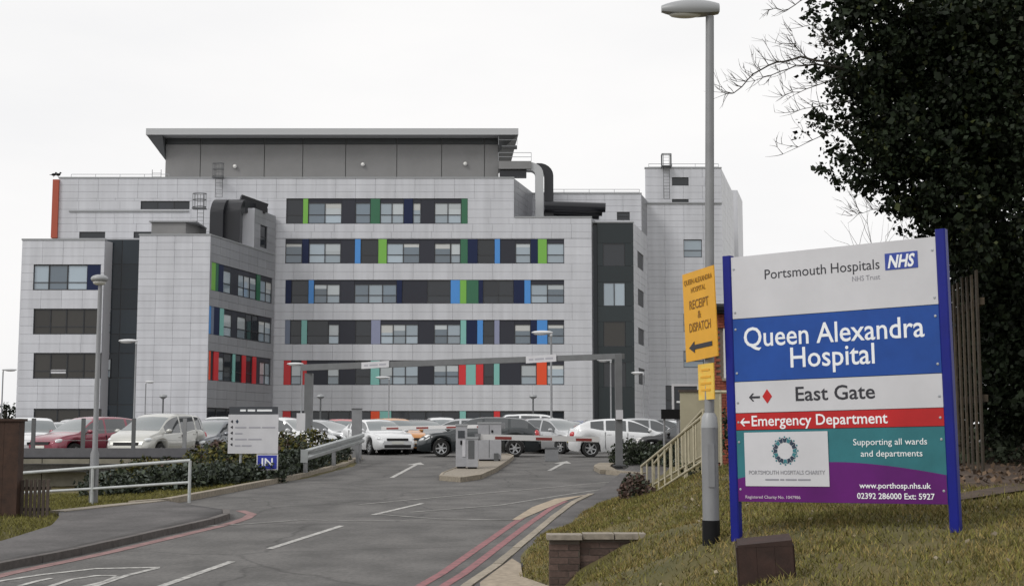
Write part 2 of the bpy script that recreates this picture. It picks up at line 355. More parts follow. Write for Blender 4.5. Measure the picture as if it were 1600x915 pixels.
strip('pavement', np.concatenate([np.arange(2, 31.4, .3), np.arange(31.4, 47, .6)]), lambda y: lerp_tab(KR, y) + .1 if y < 31.41 else 1.88 + (y - 31.4) * .16, lambda y: max(lerp_tab(XRT, y) + .05, lerp_tab(KR, y) + .4), .085, 'footway', 6, .10)
# sandy worn edge between the right pavement and the bank
def sandpatch():
    c = np.array([(-.2, 18.2), (.0, 19.4), (.12, 18.8), (.1, 17.6), (.45, 16.7), (.85, 15.6), (.7, 14.6), (.2, 14.6), (-.35, 15.6), (-.4, 17)])
    b = MB(); n = len(c); m = c.mean(0)
    b.add([(m[0], m[1], rz(m[1]) + .092)] + [(x, y, rz(y) + .090) for x, y in c], [(0, 1 + i, 1 + (i + 1) % n) for i in range(n)])
    return struct(b.build('sandy_path', 'sandy'))
sandpatch()
# kerb stones, one by one
def kerb_run(name, label, pts, top, m, width=.13, step=.92, h=.2, group=None):
    P = [Vector((x, y, 0)) for x, y in pts]; root = thing(name, label, 'kerb', (P[0].x, P[0].y, rz(P[0].y)), 0, group)
    acc = []; 
    for a, b in zip(P[:-1], P[1:]):
        n = max(1, int((b - a).length / .05))
        for k in range(n): acc.append(a + (b - a) * (k / n))
    acc.append(P[-1]); i = 0; me = cube(m)
    while i < len(acc) - 1:
        j = i; d = 0
        while j < len(acc) - 1 and d < step: d += (acc[j + 1] - acc[j]).length; j += 1
        a, b = acc[i], acc[j]; t = b - a
        if t.length < .1: break
        o = link(bpy.data.objects.new('kerb_stone', me)); c = (a + b) / 2
        za, zb = rz(a.y), rz(b.y)
        o.location = (c.x, c.y, (za + zb) / 2 + top - h / 2 + random.uniform(-.004, .004)); o.scale = (t.length - .012, width, h)
        o.rotation_euler = Euler((0, -math.atan2(zb - za, t.length), math.atan2(t.y, t.x)))
        attach(o, root, True); i = j
    return root
kerb_run('kerb', 'dark kerb stones edging the left pavement above the red line', [(x - .05, y) for y, x in KL[1:7]], .112, 'kerb_dark')
kerb_run('kerb', 'pale kerb stones beside the double red lines at the grass bank', [(x + .05, y) for y, x in KR[1:]], .100, 'kerb')
kerb_run('kerb', 'pale kerb below the hedge running up to the crash barrier', [(-8.1, 28.9), (-7.5, 29.7), (-6.9, 33), (-5.95, 38.5), (-5.45, 44), (-5.45, 48.5), (-5.75, 49.5), (-7, 50.2)], .13, 'kerb', .2)
def mark(name, label, m, polys, dz=.006, pavement=False):
    """painted marking: polygons given by points on the road"""
    b = MB()
    for p in polys:
        pts = [(v.x, v.y) for v in p]
        n = len(pts); b.add([(x, y, rz(y) + dz) for x, y in pts], [tuple(range(n))])
    o = b.build(name, m); return tag(o, label, 'road marking', None)
def line_poly(pts, w, sub=6):
    """strip of width w along road points (world), as quads that follow the slope"""
    P = []
    for a, b in zip(pts[:-1], pts[1:]):
        for k in range(sub): P.append(a + (b - a) * (k / sub))
    P.append(pts[-1]); out = []
    nrm = []
    for i, p in enumerate(P):
        t = P[min(i + 1, len(P) - 1)] - P[max(i - 1, 0)]; t.z = 0; t.normalize(); nrm.append(Vector((-t.y, t.x, 0)))
    for i in range(len(P) - 1):
        out.append([P[i] + nrm[i] * w / 2, P[i] - nrm[i] * w / 2, P[i + 1] - nrm[i + 1] * w / 2, P[i + 1] + nrm[i + 1] * w / 2])
    return out
for a, b, lab in (((245, 918), (362, 877), 'white centre dash nearest the camera on the road'), ((421, 857), (534, 821), 'middle white centre dash on the road'), ((583, 804), (660, 786), 'farthest white centre dash before the car park entrance')):
    mark('lane_dash', lab, 'white_line', line_poly([gnd(*a), gnd(*b)], .12))
def offs(tab, d, y0, y1, st=.8): return [Vector((float(lerp_tab(tab, y)) + d, y, 0)) for y in np.arange(y0, y1 + .01, st)]
mark('red_line', 'outer pink red line of the double red lines on the right', 'red_line', line_poly(offs(KR, -.66, 12, 31), .13, 1))
mark('red_line', 'inner pink red line of the double red lines next to the right kerb', 'red_line', line_poly(offs(KR, -.36, 12, 31), .13, 1))
mark('faded_patch', 'pale beige worn patch where the double red lines end', 'beige_line', [[gnd(*p) for p in ((800, 812), (832, 792), (868, 779), (915, 773), (880, 783), (838, 801), (812, 812))]], .010)
mark('red_line', 'faded pink line along the left kerb, curling round its end', 'pink_line', line_poly(offs(KL, .28, 12, 26.6) + [Vector((-5.2, 27.2, 0)), Vector((-5.6, 28.0, 0))], .2, 1))
for k, pts in enumerate([[(460, 812), (560, 813), (700, 812), (800, 812)], [(300, 823), (400, 817), (470, 812)], [(590, 803), (680, 810), (800, 812)]]):
    mark('edge_line', ['faint white line across the mouth of the side road', 'faint white line curving to the left pavement end', 'faint diagonal white line beyond the last centre dash'][k], 'worn_line', line_poly([gnd(*p) for p in pts], .11))
mark('edge_line', 'faint long white line sweeping towards the car park exit', 'worn_line', line_poly([gnd(*p) for p in ((640, 800), (780, 789), (900, 770), (990, 757))], .12))
mark('edge_line', 'faint worn white line below the entrance island', 'worn_line', line_poly([gnd(*p) for p in ((560, 788), (690, 776), (840, 763), (960, 752))], .12))
mark('give_way_marking', 'white outlined triangle painted on the road at the lower left', 'white_line',
     line_poly([gnd(-30, 912), gnd(60, 898), gnd(150, 888), gnd(250, 886)], .1, 2) + line_poly([gnd(246, 887), gnd(200, 898), gnd(140, 918)], .1, 2))
mark('road_letters', 'white letter strokes inside the painted triangle', 'white_line',
     line_poly([gnd(30, 915), gnd(60, 907), gnd(80, 903)], .09, 2) + line_poly([gnd(75, 917), gnd(110, 905), gnd(150, 899), gnd(182, 899)], .09, 2) + line_poly([gnd(184, 900), gnd(165, 908), gnd(130, 916)], .09, 2))
def arrow(a, b, lab):
    p, q = gnd(*a), gnd(*b); t = (q - p); t.z = 0; t.normalize(); nrm = Vector((-t.y, t.x, 0)); h = q - t * 1.6
    mark('direction_arrow', lab, 'white_line', line_poly([p, h], .13, 4) + [[h + nrm * .3, h - nrm * .3, q]], .007)
arrow((612, 746), (657, 722), 'white arrow painted on the entry lane left of the island')
arrow((858, 735), (886, 720), 'white arrow painted on the exit lane right of the island')

# ------------------------------------------------------------------ the hospital building
BY, WY = 134.0, 120.0
HB = thing('hospital_building', 'large grey panelled hospital block with coloured window bands and overhanging plant room roof', 'building', (0, BY, rz(BY)))
Z0 = rz(BY) - .3
class Facade:
    def __init__(s, px, py, Y, u=(1, 0)):
        p = at(px, py, Y); s.o = Vector((p.x, Y)); s.u = Vector(u).normalized(); s.n = Vector((s.u.y, -s.u.x)); s.ang = math.atan2(s.u.y, s.u.x)
    def uz(s, px, py):
        d = ray(px, py); den = d.x * s.n.x + d.y * s.n.y; t = (s.o.x * s.n.x + s.o.y * s.n.y) / den
        q = Vector((d.x * t, d.y * t)) - s.o
        return q.dot(s.u), EYE + d.z * t
    def box(s, name, u0, u1, z0, z1, d0, d1, m, parent=None):
        c = s.o + s.u * ((u0 + u1) / 2) + s.n * ((d0 + d1) / 2)
        return block(name, (c.x, c.y, (z0 + z1) / 2), (abs(u1 - u0), abs(d1 - d0), abs(z1 - z0)), m, parent or HB, s.ang)
    def corners(s, u0, u1, z0, z1, d0, d1):
        out = []
        for z in (z0, z1):
            for (u, d) in ((u0, d1), (u1, d1), (u1, d0), (u0, d0)):
                c = s.o + s.u * u + s.n * d; out.append((c.x, c.y, z))
        return out
SKEW = (.25, 1)
def prism_block(name, x0, x1, yf, depth, z0, z1, m):
    dx = .25 * depth
    return MB().prism([(x0, yf), (x1, yf), (x1 + dx, yf + depth), (x0 + dx, yf + depth)], z0, z1).build(name, m, HB, True)
panels = []                                        # (facade, u0,u1,z0,z1,material)
def field(fc, u0, u1, z0, z1, openings, m, row=.72, col=2.0):
    cuts = sorted({z0, z1, *[o[2] for o in openings if z0 < o[2] < z1], *[o[3] for o in openings if z0 < o[3] < z1]})
    for za, zb in zip(cuts[:-1], cuts[1:]):
        n = max(1, round((zb - za) / row))
        for k in range(n):
            a, b = za + (zb - za) * k / n, za + (zb - za) * (k + 1) / n; zm = (a + b) / 2
            spans = [(u0, u1)]
            for o in openings:
                if o[2] < zm < o[3]:
                    new = []
                    for p, q in spans:
                        if o[1] <= p or o[0] >= q: new.append((p, q)); continue
                        if o[0] - p > .05: new.append((p, o[0]))
                        if q - o[1] > .05: new.append((o[1], q))
                    spans = new
            for p, q in spans:
                nc = max(1, round((q - p) / col))
                sh = (.5 if (q - p) > 6 and len(panels) % 3 == 0 else 0)
                for c in range(nc):
                    panels.append((fc, p + (q - p) * c / nc, p + (q - p) * (c + 1) / nc, a, b, m))
def window(fc, u0, u1, z0, z1, cols, m='pane', trans=.33, d=-.12, bottom=True):
    """dark frame with mullions and transom as one part; each pane a sub-part"""
    b = MB(); w = .07
    def bar(a0, a1, b0, b1):
        cs = fc.corners(a0, a1, b0, b1, d - .06, d + .03); b.add(cs, [(0, 3, 2, 1), (4, 5, 6, 7), (0, 1, 5, 4), (1, 2, 6, 5), (2, 3, 7, 6), (3, 0, 4, 7)])
    bar(u0, u1, z0, z0 + w); bar(u0, u1, z1 - w, z1)
    cw = (u1 - u0) / cols
    for k in range(cols + 1):
        c = u0 + cw * k; bar(max(u0, c - w / 2 - .01), min(u1, c + w / 2 + .01), z0 + w, z1 - w)
    zt = z0 + (z1 - z0) * trans if trans else None
    if zt: bar(u0 + w, u1 - w, zt - w / 2, zt + w / 2)
    fr = b.build('window', 'frame', HB, True)
    for k in range(cols):
        a0, a1 = u0 + cw * k + .04, u0 + cw * (k + 1) - .04
        mm = m
        if m == 'mix': mm = random.choice(['pane', 'pane', 'pane_blind', 'pane_blind', 'pane_mid'])
        for (p, q, lower) in (((zt + .02, z1 - .05, False), (z0 + .05, zt - .02, True)) if zt else ((z0 + .05, z1 - .05, False),)):
            o = fc.box('pane', a0, a1, p, q, d - .05, d - .03, ('pane' if (lower and mm == 'pane_blind') else mm), fr)
            if m == 'mix' and not lower and random.random() < .4: fc.box('blind', a0, a1, q - (q - p) * random.uniform(.25, .75), q, d - .029, d - .022, random.choice(['pane_blind', 'blind_white']), fr)
    return fr
KEY = dict(D='dark_panel', N='navy', L='lime', G='green', B='blue', C='teal', S='slate', V='lavender', R='red', O='orange_red')
KEYN = dict(D='spandrel_panel')
def band(fc, segs, z0, z1, x_of):
    for a, b, ty in segs:
        u0, u1 = x_of(a), x_of(b)
        if ty in KEY:
            fc.box('spandrel_panel' if ty == 'D' else 'colour_panel', u0 + .01, u1 - .01, z0 + .02, z1 - .02, -.2, -.10 if ty == 'D' else -.03, KEY[ty])
        elif ty in 'wWT': 
            if ty != 'w' or (u1 - u0) > .8:
                fc.box('spandrel_panel', u0 + .01, u1 - .01, z1 - .42, z1 - .02, -.2, -.10, 'dark_panel')
                window(fc, u0 + .02, u1 - .02, z0 + .03, z1 - .43, {'w': 1, 'W': 2, 'T': 3}[ty], 'mix', .42)
            else: window(fc, u0 + .02, u1 - .02, z0 + .03, z1 - .03, 1, 'pane', .42)
        elif ty in 'kK': window(fc, u0 + .02, u1 - .02, z0 + .03, z1 - .03, 1 if ty == 'k' else 2, 'pane_dark', .35)
main = Facade(85, 480, BY)
def mu(px, py=450): return main.uz(px, py)[0]
def mz(py, px=650): return main.uz(px, py)[1]
zx = lambda v: mu(420 + v / 3.556)
rows = [
 (310, 349.5, 447, 731, [(97, 190, 'k'), (190, 218, 'L'), (218, 405, 'W'), (405, 480, 'D'), (480, 565, 'w'), (565, 618, 'G'), (618, 750, 'W'), (750, 800, 'N'), (800, 845, 'w'), (845, 920, 'D'), (920, 1070, 'W'), (1070, 1105, 'G')]),
 (373, 411.5, 446, 881.5, [(92, 185, 'w'), (185, 222, 'N'), (222, 400, 'W'), (400, 478, 'D'), (478, 510, 'B'), (510, 608, 'k'), (608, 655, 'L'), (655, 838, 'W'), (838, 920, 'D'), (920, 1010, 'w'), (1010, 1065, 'w'), (1065, 1105, 'G'), (1105, 1160, 'N'), (1160, 1255, 'k'), (1255, 1285, 'B'), (1285, 1370, 'D'), (1370, 1455, 'w'), (1455, 1495, 'N'), (1495, 1545, 'L'), (1545, 1641, 'w')]),
 (437, 474, 446, 881.5, [(92, 125, 'N'), (125, 220, 'k'), (220, 250, 'B'), (250, 395, 'W'), (395, 475, 'D'), (475, 710, 'T'), (710, 740, 'N'), (740, 880, 'D'), (880, 1010, 'k'), (1010, 1062, 'B'), (1062, 1098, 'L'), (1098, 1165, 'G'), (1165, 1190, 'N'), (1190, 1360, 'K'), (1360, 1420, 'N'), (1420, 1455, 'B'), (1455, 1641, 'W')]),
 (499.5, 537.5, 445, 881.5, [(90, 118, 'S'), (118, 180, 'k'), (180, 212, 'C'), (212, 330, 'k'), (330, 390, 'w'), (390, 480, 'D'), (480, 568, 'k'), (568, 620, 'V'), (620, 830, 'T'), (830, 918, 'D'), (918, 1065, 'W'), (1065, 1097, 'C'), (1097, 1158, 'N'), (1158, 1190, 'B'), (1190, 1253, 'k'), (1253, 1282, 'V'), (1282, 1365, 'D'), (1365, 1455, 'w'), (1455, 1490, 'N'), (1490, 1548, 'B'), (1548, 1641, 'w')]),
 (562.5, 601, 443, 881.5, [(82, 122, 'R'), (122, 180, 'w'), (180, 210, 'R'), (210, 325, 'D'), (325, 390, 'w'), (390, 480, 'D'), (480, 565, 'k'), (565, 615, 'C'), (615, 830, 'T'), (830, 915, 'D'), (915, 1055, 'W'), (1055, 1095, 'R'), (1095, 1150, 'C'), (1150, 1192, 'R'), (1192, 1250, 'k'), (1250, 1282, 'C'), (1282, 1400, 'D'), (1400, 1488, 'w'), (1488, 1545, 'O'), (1545, 1641, 'w')]),
 (641.5, 684, 441, 881.5, [(75, 120, 'R'), (120, 330, 'K'), (330, 565, 'K'), (565, 615, 'O'), (615, 680, 'C'), (680, 870, 'K'), (870, 1060, 'K'), (1060, 1095, 'C'), (1095, 1250, 'K'), (1250, 1285, 'R'), (1285, 1460, 'K'), (1460, 1641, 'K')])]
m_open = []
for (y0, y1, xa, xb, segs) in rows:
    z1, z0 = mz(y0), mz(y1); f = lambda v: main.uz(420 + v / 3.556, (y0 + y1) / 2)[0]
    m_open.append((f(segs[0][0]), f(segs[-1][1]), z0, z1)); band(main, segs, z0, z1, f)
# dark strip windows in the upper left part
strips = [(220, 296, 314, 327), (124, 164, 362, 372), (209, 236, 362, 372)]
for a, b, c, d in strips:
    u0, z1 = main.uz(a, c); u1, z0 = main.uz(b, d); m_open.append((u0, u1, z0, z1)); window(main, u0, u1, z0, z1, max(1, int((u1 - u0) / 1.6)), 'pane_dark', 0, -.1)
uL, uS, uR = 0.0, mu(803, 320), mu(925, 480)
zTop, zLow = mz(278.5), mz(340)
x_of = lambda u: main.o.x + u
mo_up = m_open
field(main, uL, uS, zLow, zTop, m_open, 'cladding'); field(main, uL, uR, Z0, zLow, m_open, 'cladding')
prism_block('wall', x_of(uL) + .02, x_of(uS) - .02, BY + .26, 24, zLow - .6, zTop - .02, 'subframe')
prism_block('wall', x_of(uL) + .02, x_of(uR) - .02, BY + .26, 24, Z0 - 1, zLow - .02, 'subframe')
side_up = Facade(0, 0, BY, SKEW); side_up.o = Vector((x_of(uS), BY))
field(side_up, 0, 16, zLow, zTop, [], 'cladding_shaded')
side_lo = Facade(0, 0, BY, SKEW); side_lo.o = Vector((x_of(uR), BY)); field(side_lo, 0, 3.0, Z0, zLow, [], 'cladding_shaded')
def coping(x0, x1, y, z, m='coping', depth=.5): block('parapet_coping', ((x0 + x1) / 2, y + depth / 2 - .06, z + .06), (x1 - x0 + .1, depth, .14), m, HB)
coping(x_of(uL), x_of(uS), BY, zTop); coping(x_of(uS) + .1, x_of(uR), BY, zLow)
def handrail(pts, h=1.0):
    b = MB()
    for q in (h, h * .5): b.tube([(p[0], p[1], p[2] + q) for p in pts], .03, 5)
    for p, q in zip(pts[:-1], pts[1:]):
        n = max(1, int((Vector(q) - Vector(p)).length / 2.4))
        for k in range(n + 1):
            c = Vector(p).lerp(Vector(q), k / n); b.tube([c, c + Vector((0, 0, h))], .025, 5)
    return b.build('handrail', 'steel', HB, True)
handrail([(x_of(mu(100)), BY + 1, zTop), (x_of(mu(255)), BY + 1, zTop)], .6)
handrail([(x_of(mu(845)), BY + 8.6, at(900, 303, 142).z), (at(1000, 303, 142).x, BY + 8.6, at(900, 303, 142).z)], .6)
# terracotta fin on the left corner
a0 = main.uz(82, 330)[0]; main.box('corner_fin', a0, a0 + .62, mz(372, 85), mz(281, 85), -.5, .25, 'terracotta')
# horizontal ledge on the upper left wall
main.box('ledge', mu(108, 330), mu(295, 330), mz(331), mz(328.5), 0, .12, 'coping')
# plant room with overhanging roof
PY = 139.0
pa, pb = at(258, 260, PY), at(779, 260, PY); zf = at(500, 226, PY).z; zc = at(500, 210, PY).z
plant = Facade(258, 260, PY)
pw = pb.x - pa.x
MB().prism([(pa.x, PY + .2), (pb.x, PY + .2), (pb.x - .8, PY + 14.2), (pa.x - .8, PY + 14.2)], zTop - 1, zc).build('plant_room_wall', 'louvre', HB, True)
cuts = [258, 313, 413, 473, 540, 620, 690, 757, 779]
for a, b in zip(cuts[:-1], cuts[1:]):
    u0, u1 = plant.uz(a, 255)[0], plant.uz(b, 255)[0]
    plant.box('plant_room_panel', u0 + .04, u1 - .04, zTop - .5, zf, -.15, 0, 'louvre')
    plant.box('roof_band', u0 + .06, u1 - .06, zf + .05, zc, -.15, -.02, 'roof_band_dark')  # plain dark band between the wall panels and the roof edge
for px, py in ((567, 257), (727, 256), (367, 260), (252, 237)):
    c = at(px, py, PY - .15); MB().ell(c, (.22, .22, .22), 10, 6).build('roof_light', 'lens', HB, True, True)
ra, rb = at(228, 204, PY - 1.6), at(810, 202, PY - 1.6); zr0, zr1 = at(500, 210.5, PY - 1.6).z, at(500, 200.5, PY - 1.6).z
def roof():
    b = MB(); sk = -1.0
    b.prism([(ra.x, PY - 1.6), (rb.x, PY - 1.6), (rb.x + sk, PY + 15.4), (ra.x + sk, PY + 15.4)], zr0, zr1)
    return b.build('roof', 'fascia', HB, True)
roof()
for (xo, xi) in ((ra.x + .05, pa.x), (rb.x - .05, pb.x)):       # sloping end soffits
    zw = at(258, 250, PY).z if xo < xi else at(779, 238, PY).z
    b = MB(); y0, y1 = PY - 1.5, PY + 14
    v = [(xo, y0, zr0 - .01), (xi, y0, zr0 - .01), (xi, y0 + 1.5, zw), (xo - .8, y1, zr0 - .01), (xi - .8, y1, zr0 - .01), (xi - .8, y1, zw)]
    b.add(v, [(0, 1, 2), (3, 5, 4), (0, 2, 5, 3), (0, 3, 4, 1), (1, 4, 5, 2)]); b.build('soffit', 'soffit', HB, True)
# caged ladders
def ladder(px, ytop, ybot, Y, cage=True, w=.5, cagew=1.1):
    c0, c1 = at(px, ytop, Y), at(px, ybot, Y); b = MB()
    for s in (-1, 1): b.tube([(c0.x + s * w / 2, Y, c1.z), (c0.x + s * w / 2, Y, c0.z)], .03, 5)
    n = int((c0.z - c1.z) / .35)
    for k in range(n): z = c1.z + (c0.z - c1.z) * k / n; b.tube([(c0.x - w / 2, Y, z), (c0.x + w / 2, Y, z)], .02, 4)
    if cage:
        for zz in (c0.z, c0.z - .6, c0.z - 1.3):
            b.tube([(c0.x + cagew / 2 * math.sin(t), Y - .35 + .35 * math.cos(t) * 1.0 - .2, zz) for t in np.linspace(-math.pi, math.pi, 13)], .035, 5)
        for t in np.linspace(-2.4, 2.4, 7): b.tube([(c0.x + cagew / 2 * math.sin(t), Y - .55 + .35 * math.cos(t), c0.z), (c0.x + cagew / 2 * math.sin(t), Y - .55 + .35 * math.cos(t), c0.z - 1.4)], .025, 4)
        b.box((c0.x - cagew / 2, Y - .9, c0.z - 1.5), (c0.x + cagew / 2, Y - .1, c0.z - 1.42))
    return b.build('ladder', 'steel_dark', HB, True)
ladder(343, 257, 308, BY - .3, True, .7); ladder(314, 304, 362, WY + 8, True, .6, 1.3); ladder(245, 265, 281, BY + .6, False, .9)
ladder(1041, 241, 310, 146 - .3, False, .65)
b = MB(); c = at(1041, 241, 145.3); z_ = at(1041, 262, 145.3).z
for s in (-.5, .5):
    for e in (0, .7): b.tube([(c.x + s, 145.0 + e, z_), (c.x + s, 145.0 + e, c.z)], .05, 5)
b.tube([(c.x - .5, 145, c.z), (c.x + .5, 145, c.z), (c.x + .5, 145.7, c.z), (c.x - .5, 145.7, c.z), (c.x - .5, 145, c.z)], .05, 5); b.box((c.x - .55, 144.9, z_ + .1), (c.x + .55, 145.8, z_ + .2)); b.build('ladder_hoop', 'steel_dark', HB, True)
# left wing, nearer to the camera
wing = Facade(30, 500, WY)
def wu(px, py=500): return wing.uz(px, py)[0]
def wz(py, px=200): return wing.uz(px, py)[1]
X = lambda u: wing.o.x + u
w_open = []
segsW = [(413, 453, [(52, 76, 'w'), (76, 105, 'k'), (105, 136, 'w'), (136, 157, 'N')]), (482, 522, [(52, 78, 'k'), (78, 103, 'k'), (103, 130, 'k'), (130, 157, 'k')]), (551, 591, [(52, 78, 'k'), (78, 104, 'k'), (104, 130, 'k'), (130, 157, 'k')]), (638, 684, [(52, 88, 'k'), (88, 122, 'k'), (122, 157, 'k')])]
for i, (y0, y1, segs) in enumerate(segsW):
    z1, z0 = wz(y0), wz(y1); f = lambda v: wing.uz(v, (y0 + y1) / 2)[0]
    w_open.append((f(52), f(157), z0, z1))
    for a, b_, ty in segs:
        if ty == 'N': wing.box('colour_panel', f(a), f(b_), z0 + .02, z1 - .02, -.2, -.05, 'navy')
        else: window(wing, f(a) + .01, f(b_) - .01, z0 + .03, z1 - .03, 1, {'w': 'pane', 'k': 'pane_brown' if i else 'pane_mid'}[ty], .3, -.15)
b = wing.uz(77, 577); c = wing.uz(102, 583); wing.box('window_notice', b[0], c[0], c[1], b[1], -.17, -.145, 'sign_white')
zWL, zWM = wz(375, 100), wz(367.5, 270)
field(wing, 0, wu(160), Z0, zWL, w_open, 'cladding', .72, 1.9)
field(wing, wu(214), wu(326), Z0, zWM, [], 'cladding', .66, 1.75)
coping(X(0), X(wu(160)), WY, zWL); coping(X(wu(214)), X(wu(326)), WY, zWM)
prism_block('wall', X(0) + .02, X(wu(160)), WY + .26, 13.6, Z0 - 1, zWL - .02, 'subframe')
prism_block('wall', X(wu(214)), X(wu(326)) - .3, WY + .26, 13.6, Z0 - 1, zWM - .02, 'subframe')
gl = Facade(160, 500, WY + 1.4)
ga, gb = gl.uz(159.5, 500)[0], gl.uz(216, 500)[0]; zg = gl.uz(190, 374)[1]
gz = [Z0] + [gl.uz(190, y)[1] for y in (632, 590, 552, 522, 483, 452, 413, 374)]
for k, (a, b_) in enumerate(zip(gz[:-1], gz[1:])):
    for q in range(2):
        u0, u1 = ga + (gb - ga) * q / 2, ga + (gb - ga) * (q + 1) / 2
        gl.box('curtain_wall_pane', u0 + .04, u1 - .04, a + .04, b_ - .04, -.08, 0, 'curtain_glass')
gl.box('curtain_wall_frame', ga - .1, gb + .1, Z0, zg, -.3, -.05, 'frame')
for y0, y1 in ((418, 448), (488, 520), (560, 590)):
    u0, z1 = gl.uz(163, y0); u1, z0 = gl.uz(173, y1); window(gl, u0, u1, z0, z1, 1, 'pane_blind', .4, .1)
# wing side wall receding to the main front
ws = Facade(0, 0, WY, SKEW); ws.o = Vector((X(wu(326, 480)), WY)); LW = 14.35
s_open = []
zS = zWM
for y0, y1, segs in ((408, 452, [(.03, .09, 'L'), (.09, .13, 'G'), (.13, .2, 'N'), (.2, .32, 'w'), (.32, .42, 'D'), (.42, .6, 'W'), (.6, .7, 'w'), (.7, .76, 'G'), (.76, .95, 'W')]),
                     (477, 521, [(.0, .04, 'B'), (.04, .08, 'S'), (.08, .16, 'N'), (.16, .22, 'C'), (.22, .34, 'w'), (.34, .42, 'D'), (.42, .55, 'w'), (.55, .75, 'K'), (.75, .95, 'W')]),
                     (547, 593, [(.02, .05, 'O'), (.05, .09, 'D'), (.09, .16, 'R'), (.16, .24, 'w'), (.24, .36, 'k'), (.36, .40, 'C'), (.40, .5, 'k'), (.5, .56, 'R'), (.56, .66, 'k'), (.66, .72, 'R'), (.72, .78, 'D'), (.78, .95, 'W')]),
                     (636, 684, [(.0, .3, 'K'), (.3, .65, 'K'), (.65, .95, 'K')])):
    z1, z0 = wz(y0, 326), wz(y1, 326); s_open.append((segs[0][0] * LW, segs[-1][1] * LW, z0, z1)); band(ws, segs, z0, z1, lambda v: v * LW)
field(ws, .0, LW - .2, Z0, zS, s_open, 'cladding_shaded')
ws.box('parapet_coping', 0, LW - .2, zS, zS + .13, -.45, .05, 'coping')
# raised block on the wing roof
tq = 9.2; p0 = ws.o + ws.u * tq; zB = at(396, 325, p0.y).z
MB().prism([(p0.x - 3.6, p0.y), (p0.x - .01, p0.y), (p0.x - .01, p0.y + .03), (p0.x - .3, p0.y + .03), (p0.x + .9, p0.y + 4.9), (p0.x - 3.6 + 1.2, p0.y + 4.9)], zS - .3, zB).build('roof_block', 'cladding', HB, True)
field(ws, tq + .04, LW - .2, zS + .13, zB, [(tq + 1.4, tq + 3.0, zS + .4, zS + 2.6)], 'cladding_shaded')
window(ws, tq + 1.4, tq + 3.0, zS + .4, zS + 2.6, 1, 'pane_dark', .5)
# black ducts rising from the wing roof and bending back
def duct(pts, w, h, name='duct'):
    b = MB(); P = [Vector(p) for p in pts]; rings = []
    for i, p in enumerate(P):
        t = (P[min(i + 1, len(P) - 1)] - P[max(i - 1, 0)]).normalized(); s = Vector((1, 0, 0)) if abs(t.x) < .7 else Vector((0, 1, 0))
        s = (s - t * s.dot(t)).normalized(); q = t.cross(s)
        rings.append([p + s * w / 2 + q * h / 2, p - s * w / 2 + q * h / 2, p - s * w / 2 - q * h / 2, p + s * w / 2 - q * h / 2])
    v = [x for r_ in rings for x in r_]; n = 4; f = [(0, 1, 2, 3), tuple(len(v) - 4 + k for k in (3, 2, 1, 0))]
    for i in range(len(rings) - 1):
        for k in range(4): f.append((i * 4 + k, i * 4 + (k + 1) % 4, i * 4 + 4 + (k + 1) % 4, i * 4 + 4 + k))
    b.add(v, f); return b.build(name, 'duct', HB, True)
for px, Yd, w in ((341, 126.6, 1.25), (364, 127.4, 1.7)):
    t = at(px, 309, Yd); pts = [(t.x, Yd, zS - .3), (t.x, Yd, t.z - 1.5)] + [(t.x + .15 * math.sin(a), Yd + 1.2 * (1 - math.cos(a)), t.z - 1.5 + .9 * math.sin(a)) for a in np.linspace(.2, 1.57, 6)] + [(t.x + 1.6, Yd + 5.5, t.z - .75)]
    duct(pts, w, 1.2)
t = at(375, 312, 130.2); duct([(t.x, 130.2, t.z), (t.x + 2.4, 131.2, t.z - .75)], .9, 1.0)
a, b_ = at(237, 347, 124), at(290, 366, 124)
MB().prism([(a.x, 124), (b_.x, 124), (b_.x + 1, 128), (a.x + 1, 128)], zWM, a.z).build('roof_housing', 'louvre', HB, True)
block('roof_housing_lid', ((a.x + b_.x) / 2 + .4, 126, a.z + .05), (b_.x - a.x + 1.2, 4.4, .12), 'coping', HB)
# right: stepped roof, walkway duct and black pipe
c = at(862, 275, BY + 5)
gal = at(779, 262, BY + 4); gar = at(830, 262, BY + 4); z0 = at(800, 266, BY + 4).z; z1 = at(800, 254, BY + 4).z
block('service_gantry', ((gal.x + gar.x) / 2, BY + 4, (z0 + z1) / 2), (gar.x - gal.x, 1.6, z1 - z0), 'louvre', HB)
block('service_duct', ((gal.x + gar.x) / 2 - .2, BY + 4, z0 - .45), (gar.x - gal.x - .6, 1.1, .62), 'duct', HB)
handrail([(gal.x, BY + 3.3, z1), (gar.x, BY + 3.3, z1)], .9); handrail([(gal.x, BY + 3.6, z1 + 1.8), (at(808, 230, BY + 4).x, BY + 3.6, z1 + 1.8)], 1.0)
block('service_platform', (at(796, 230, BY + 4).x, BY + 4.2, z1 + 1.65), (1.6, 1.4, .14), 'steel_dark', HB)
pc = at(832, 262, BY + 4); zl = zLow
pts = [(pc.x - .6, BY + 4, z1 - .5)] + [(pc.x - .3 + 1.0 * math.sin(a), BY + 4, z1 - 1.35 + .85 * math.cos(a)) for a in np.linspace(.2, 1.57, 6)] + [(pc.x + .7, BY + 4, zl - .3)]
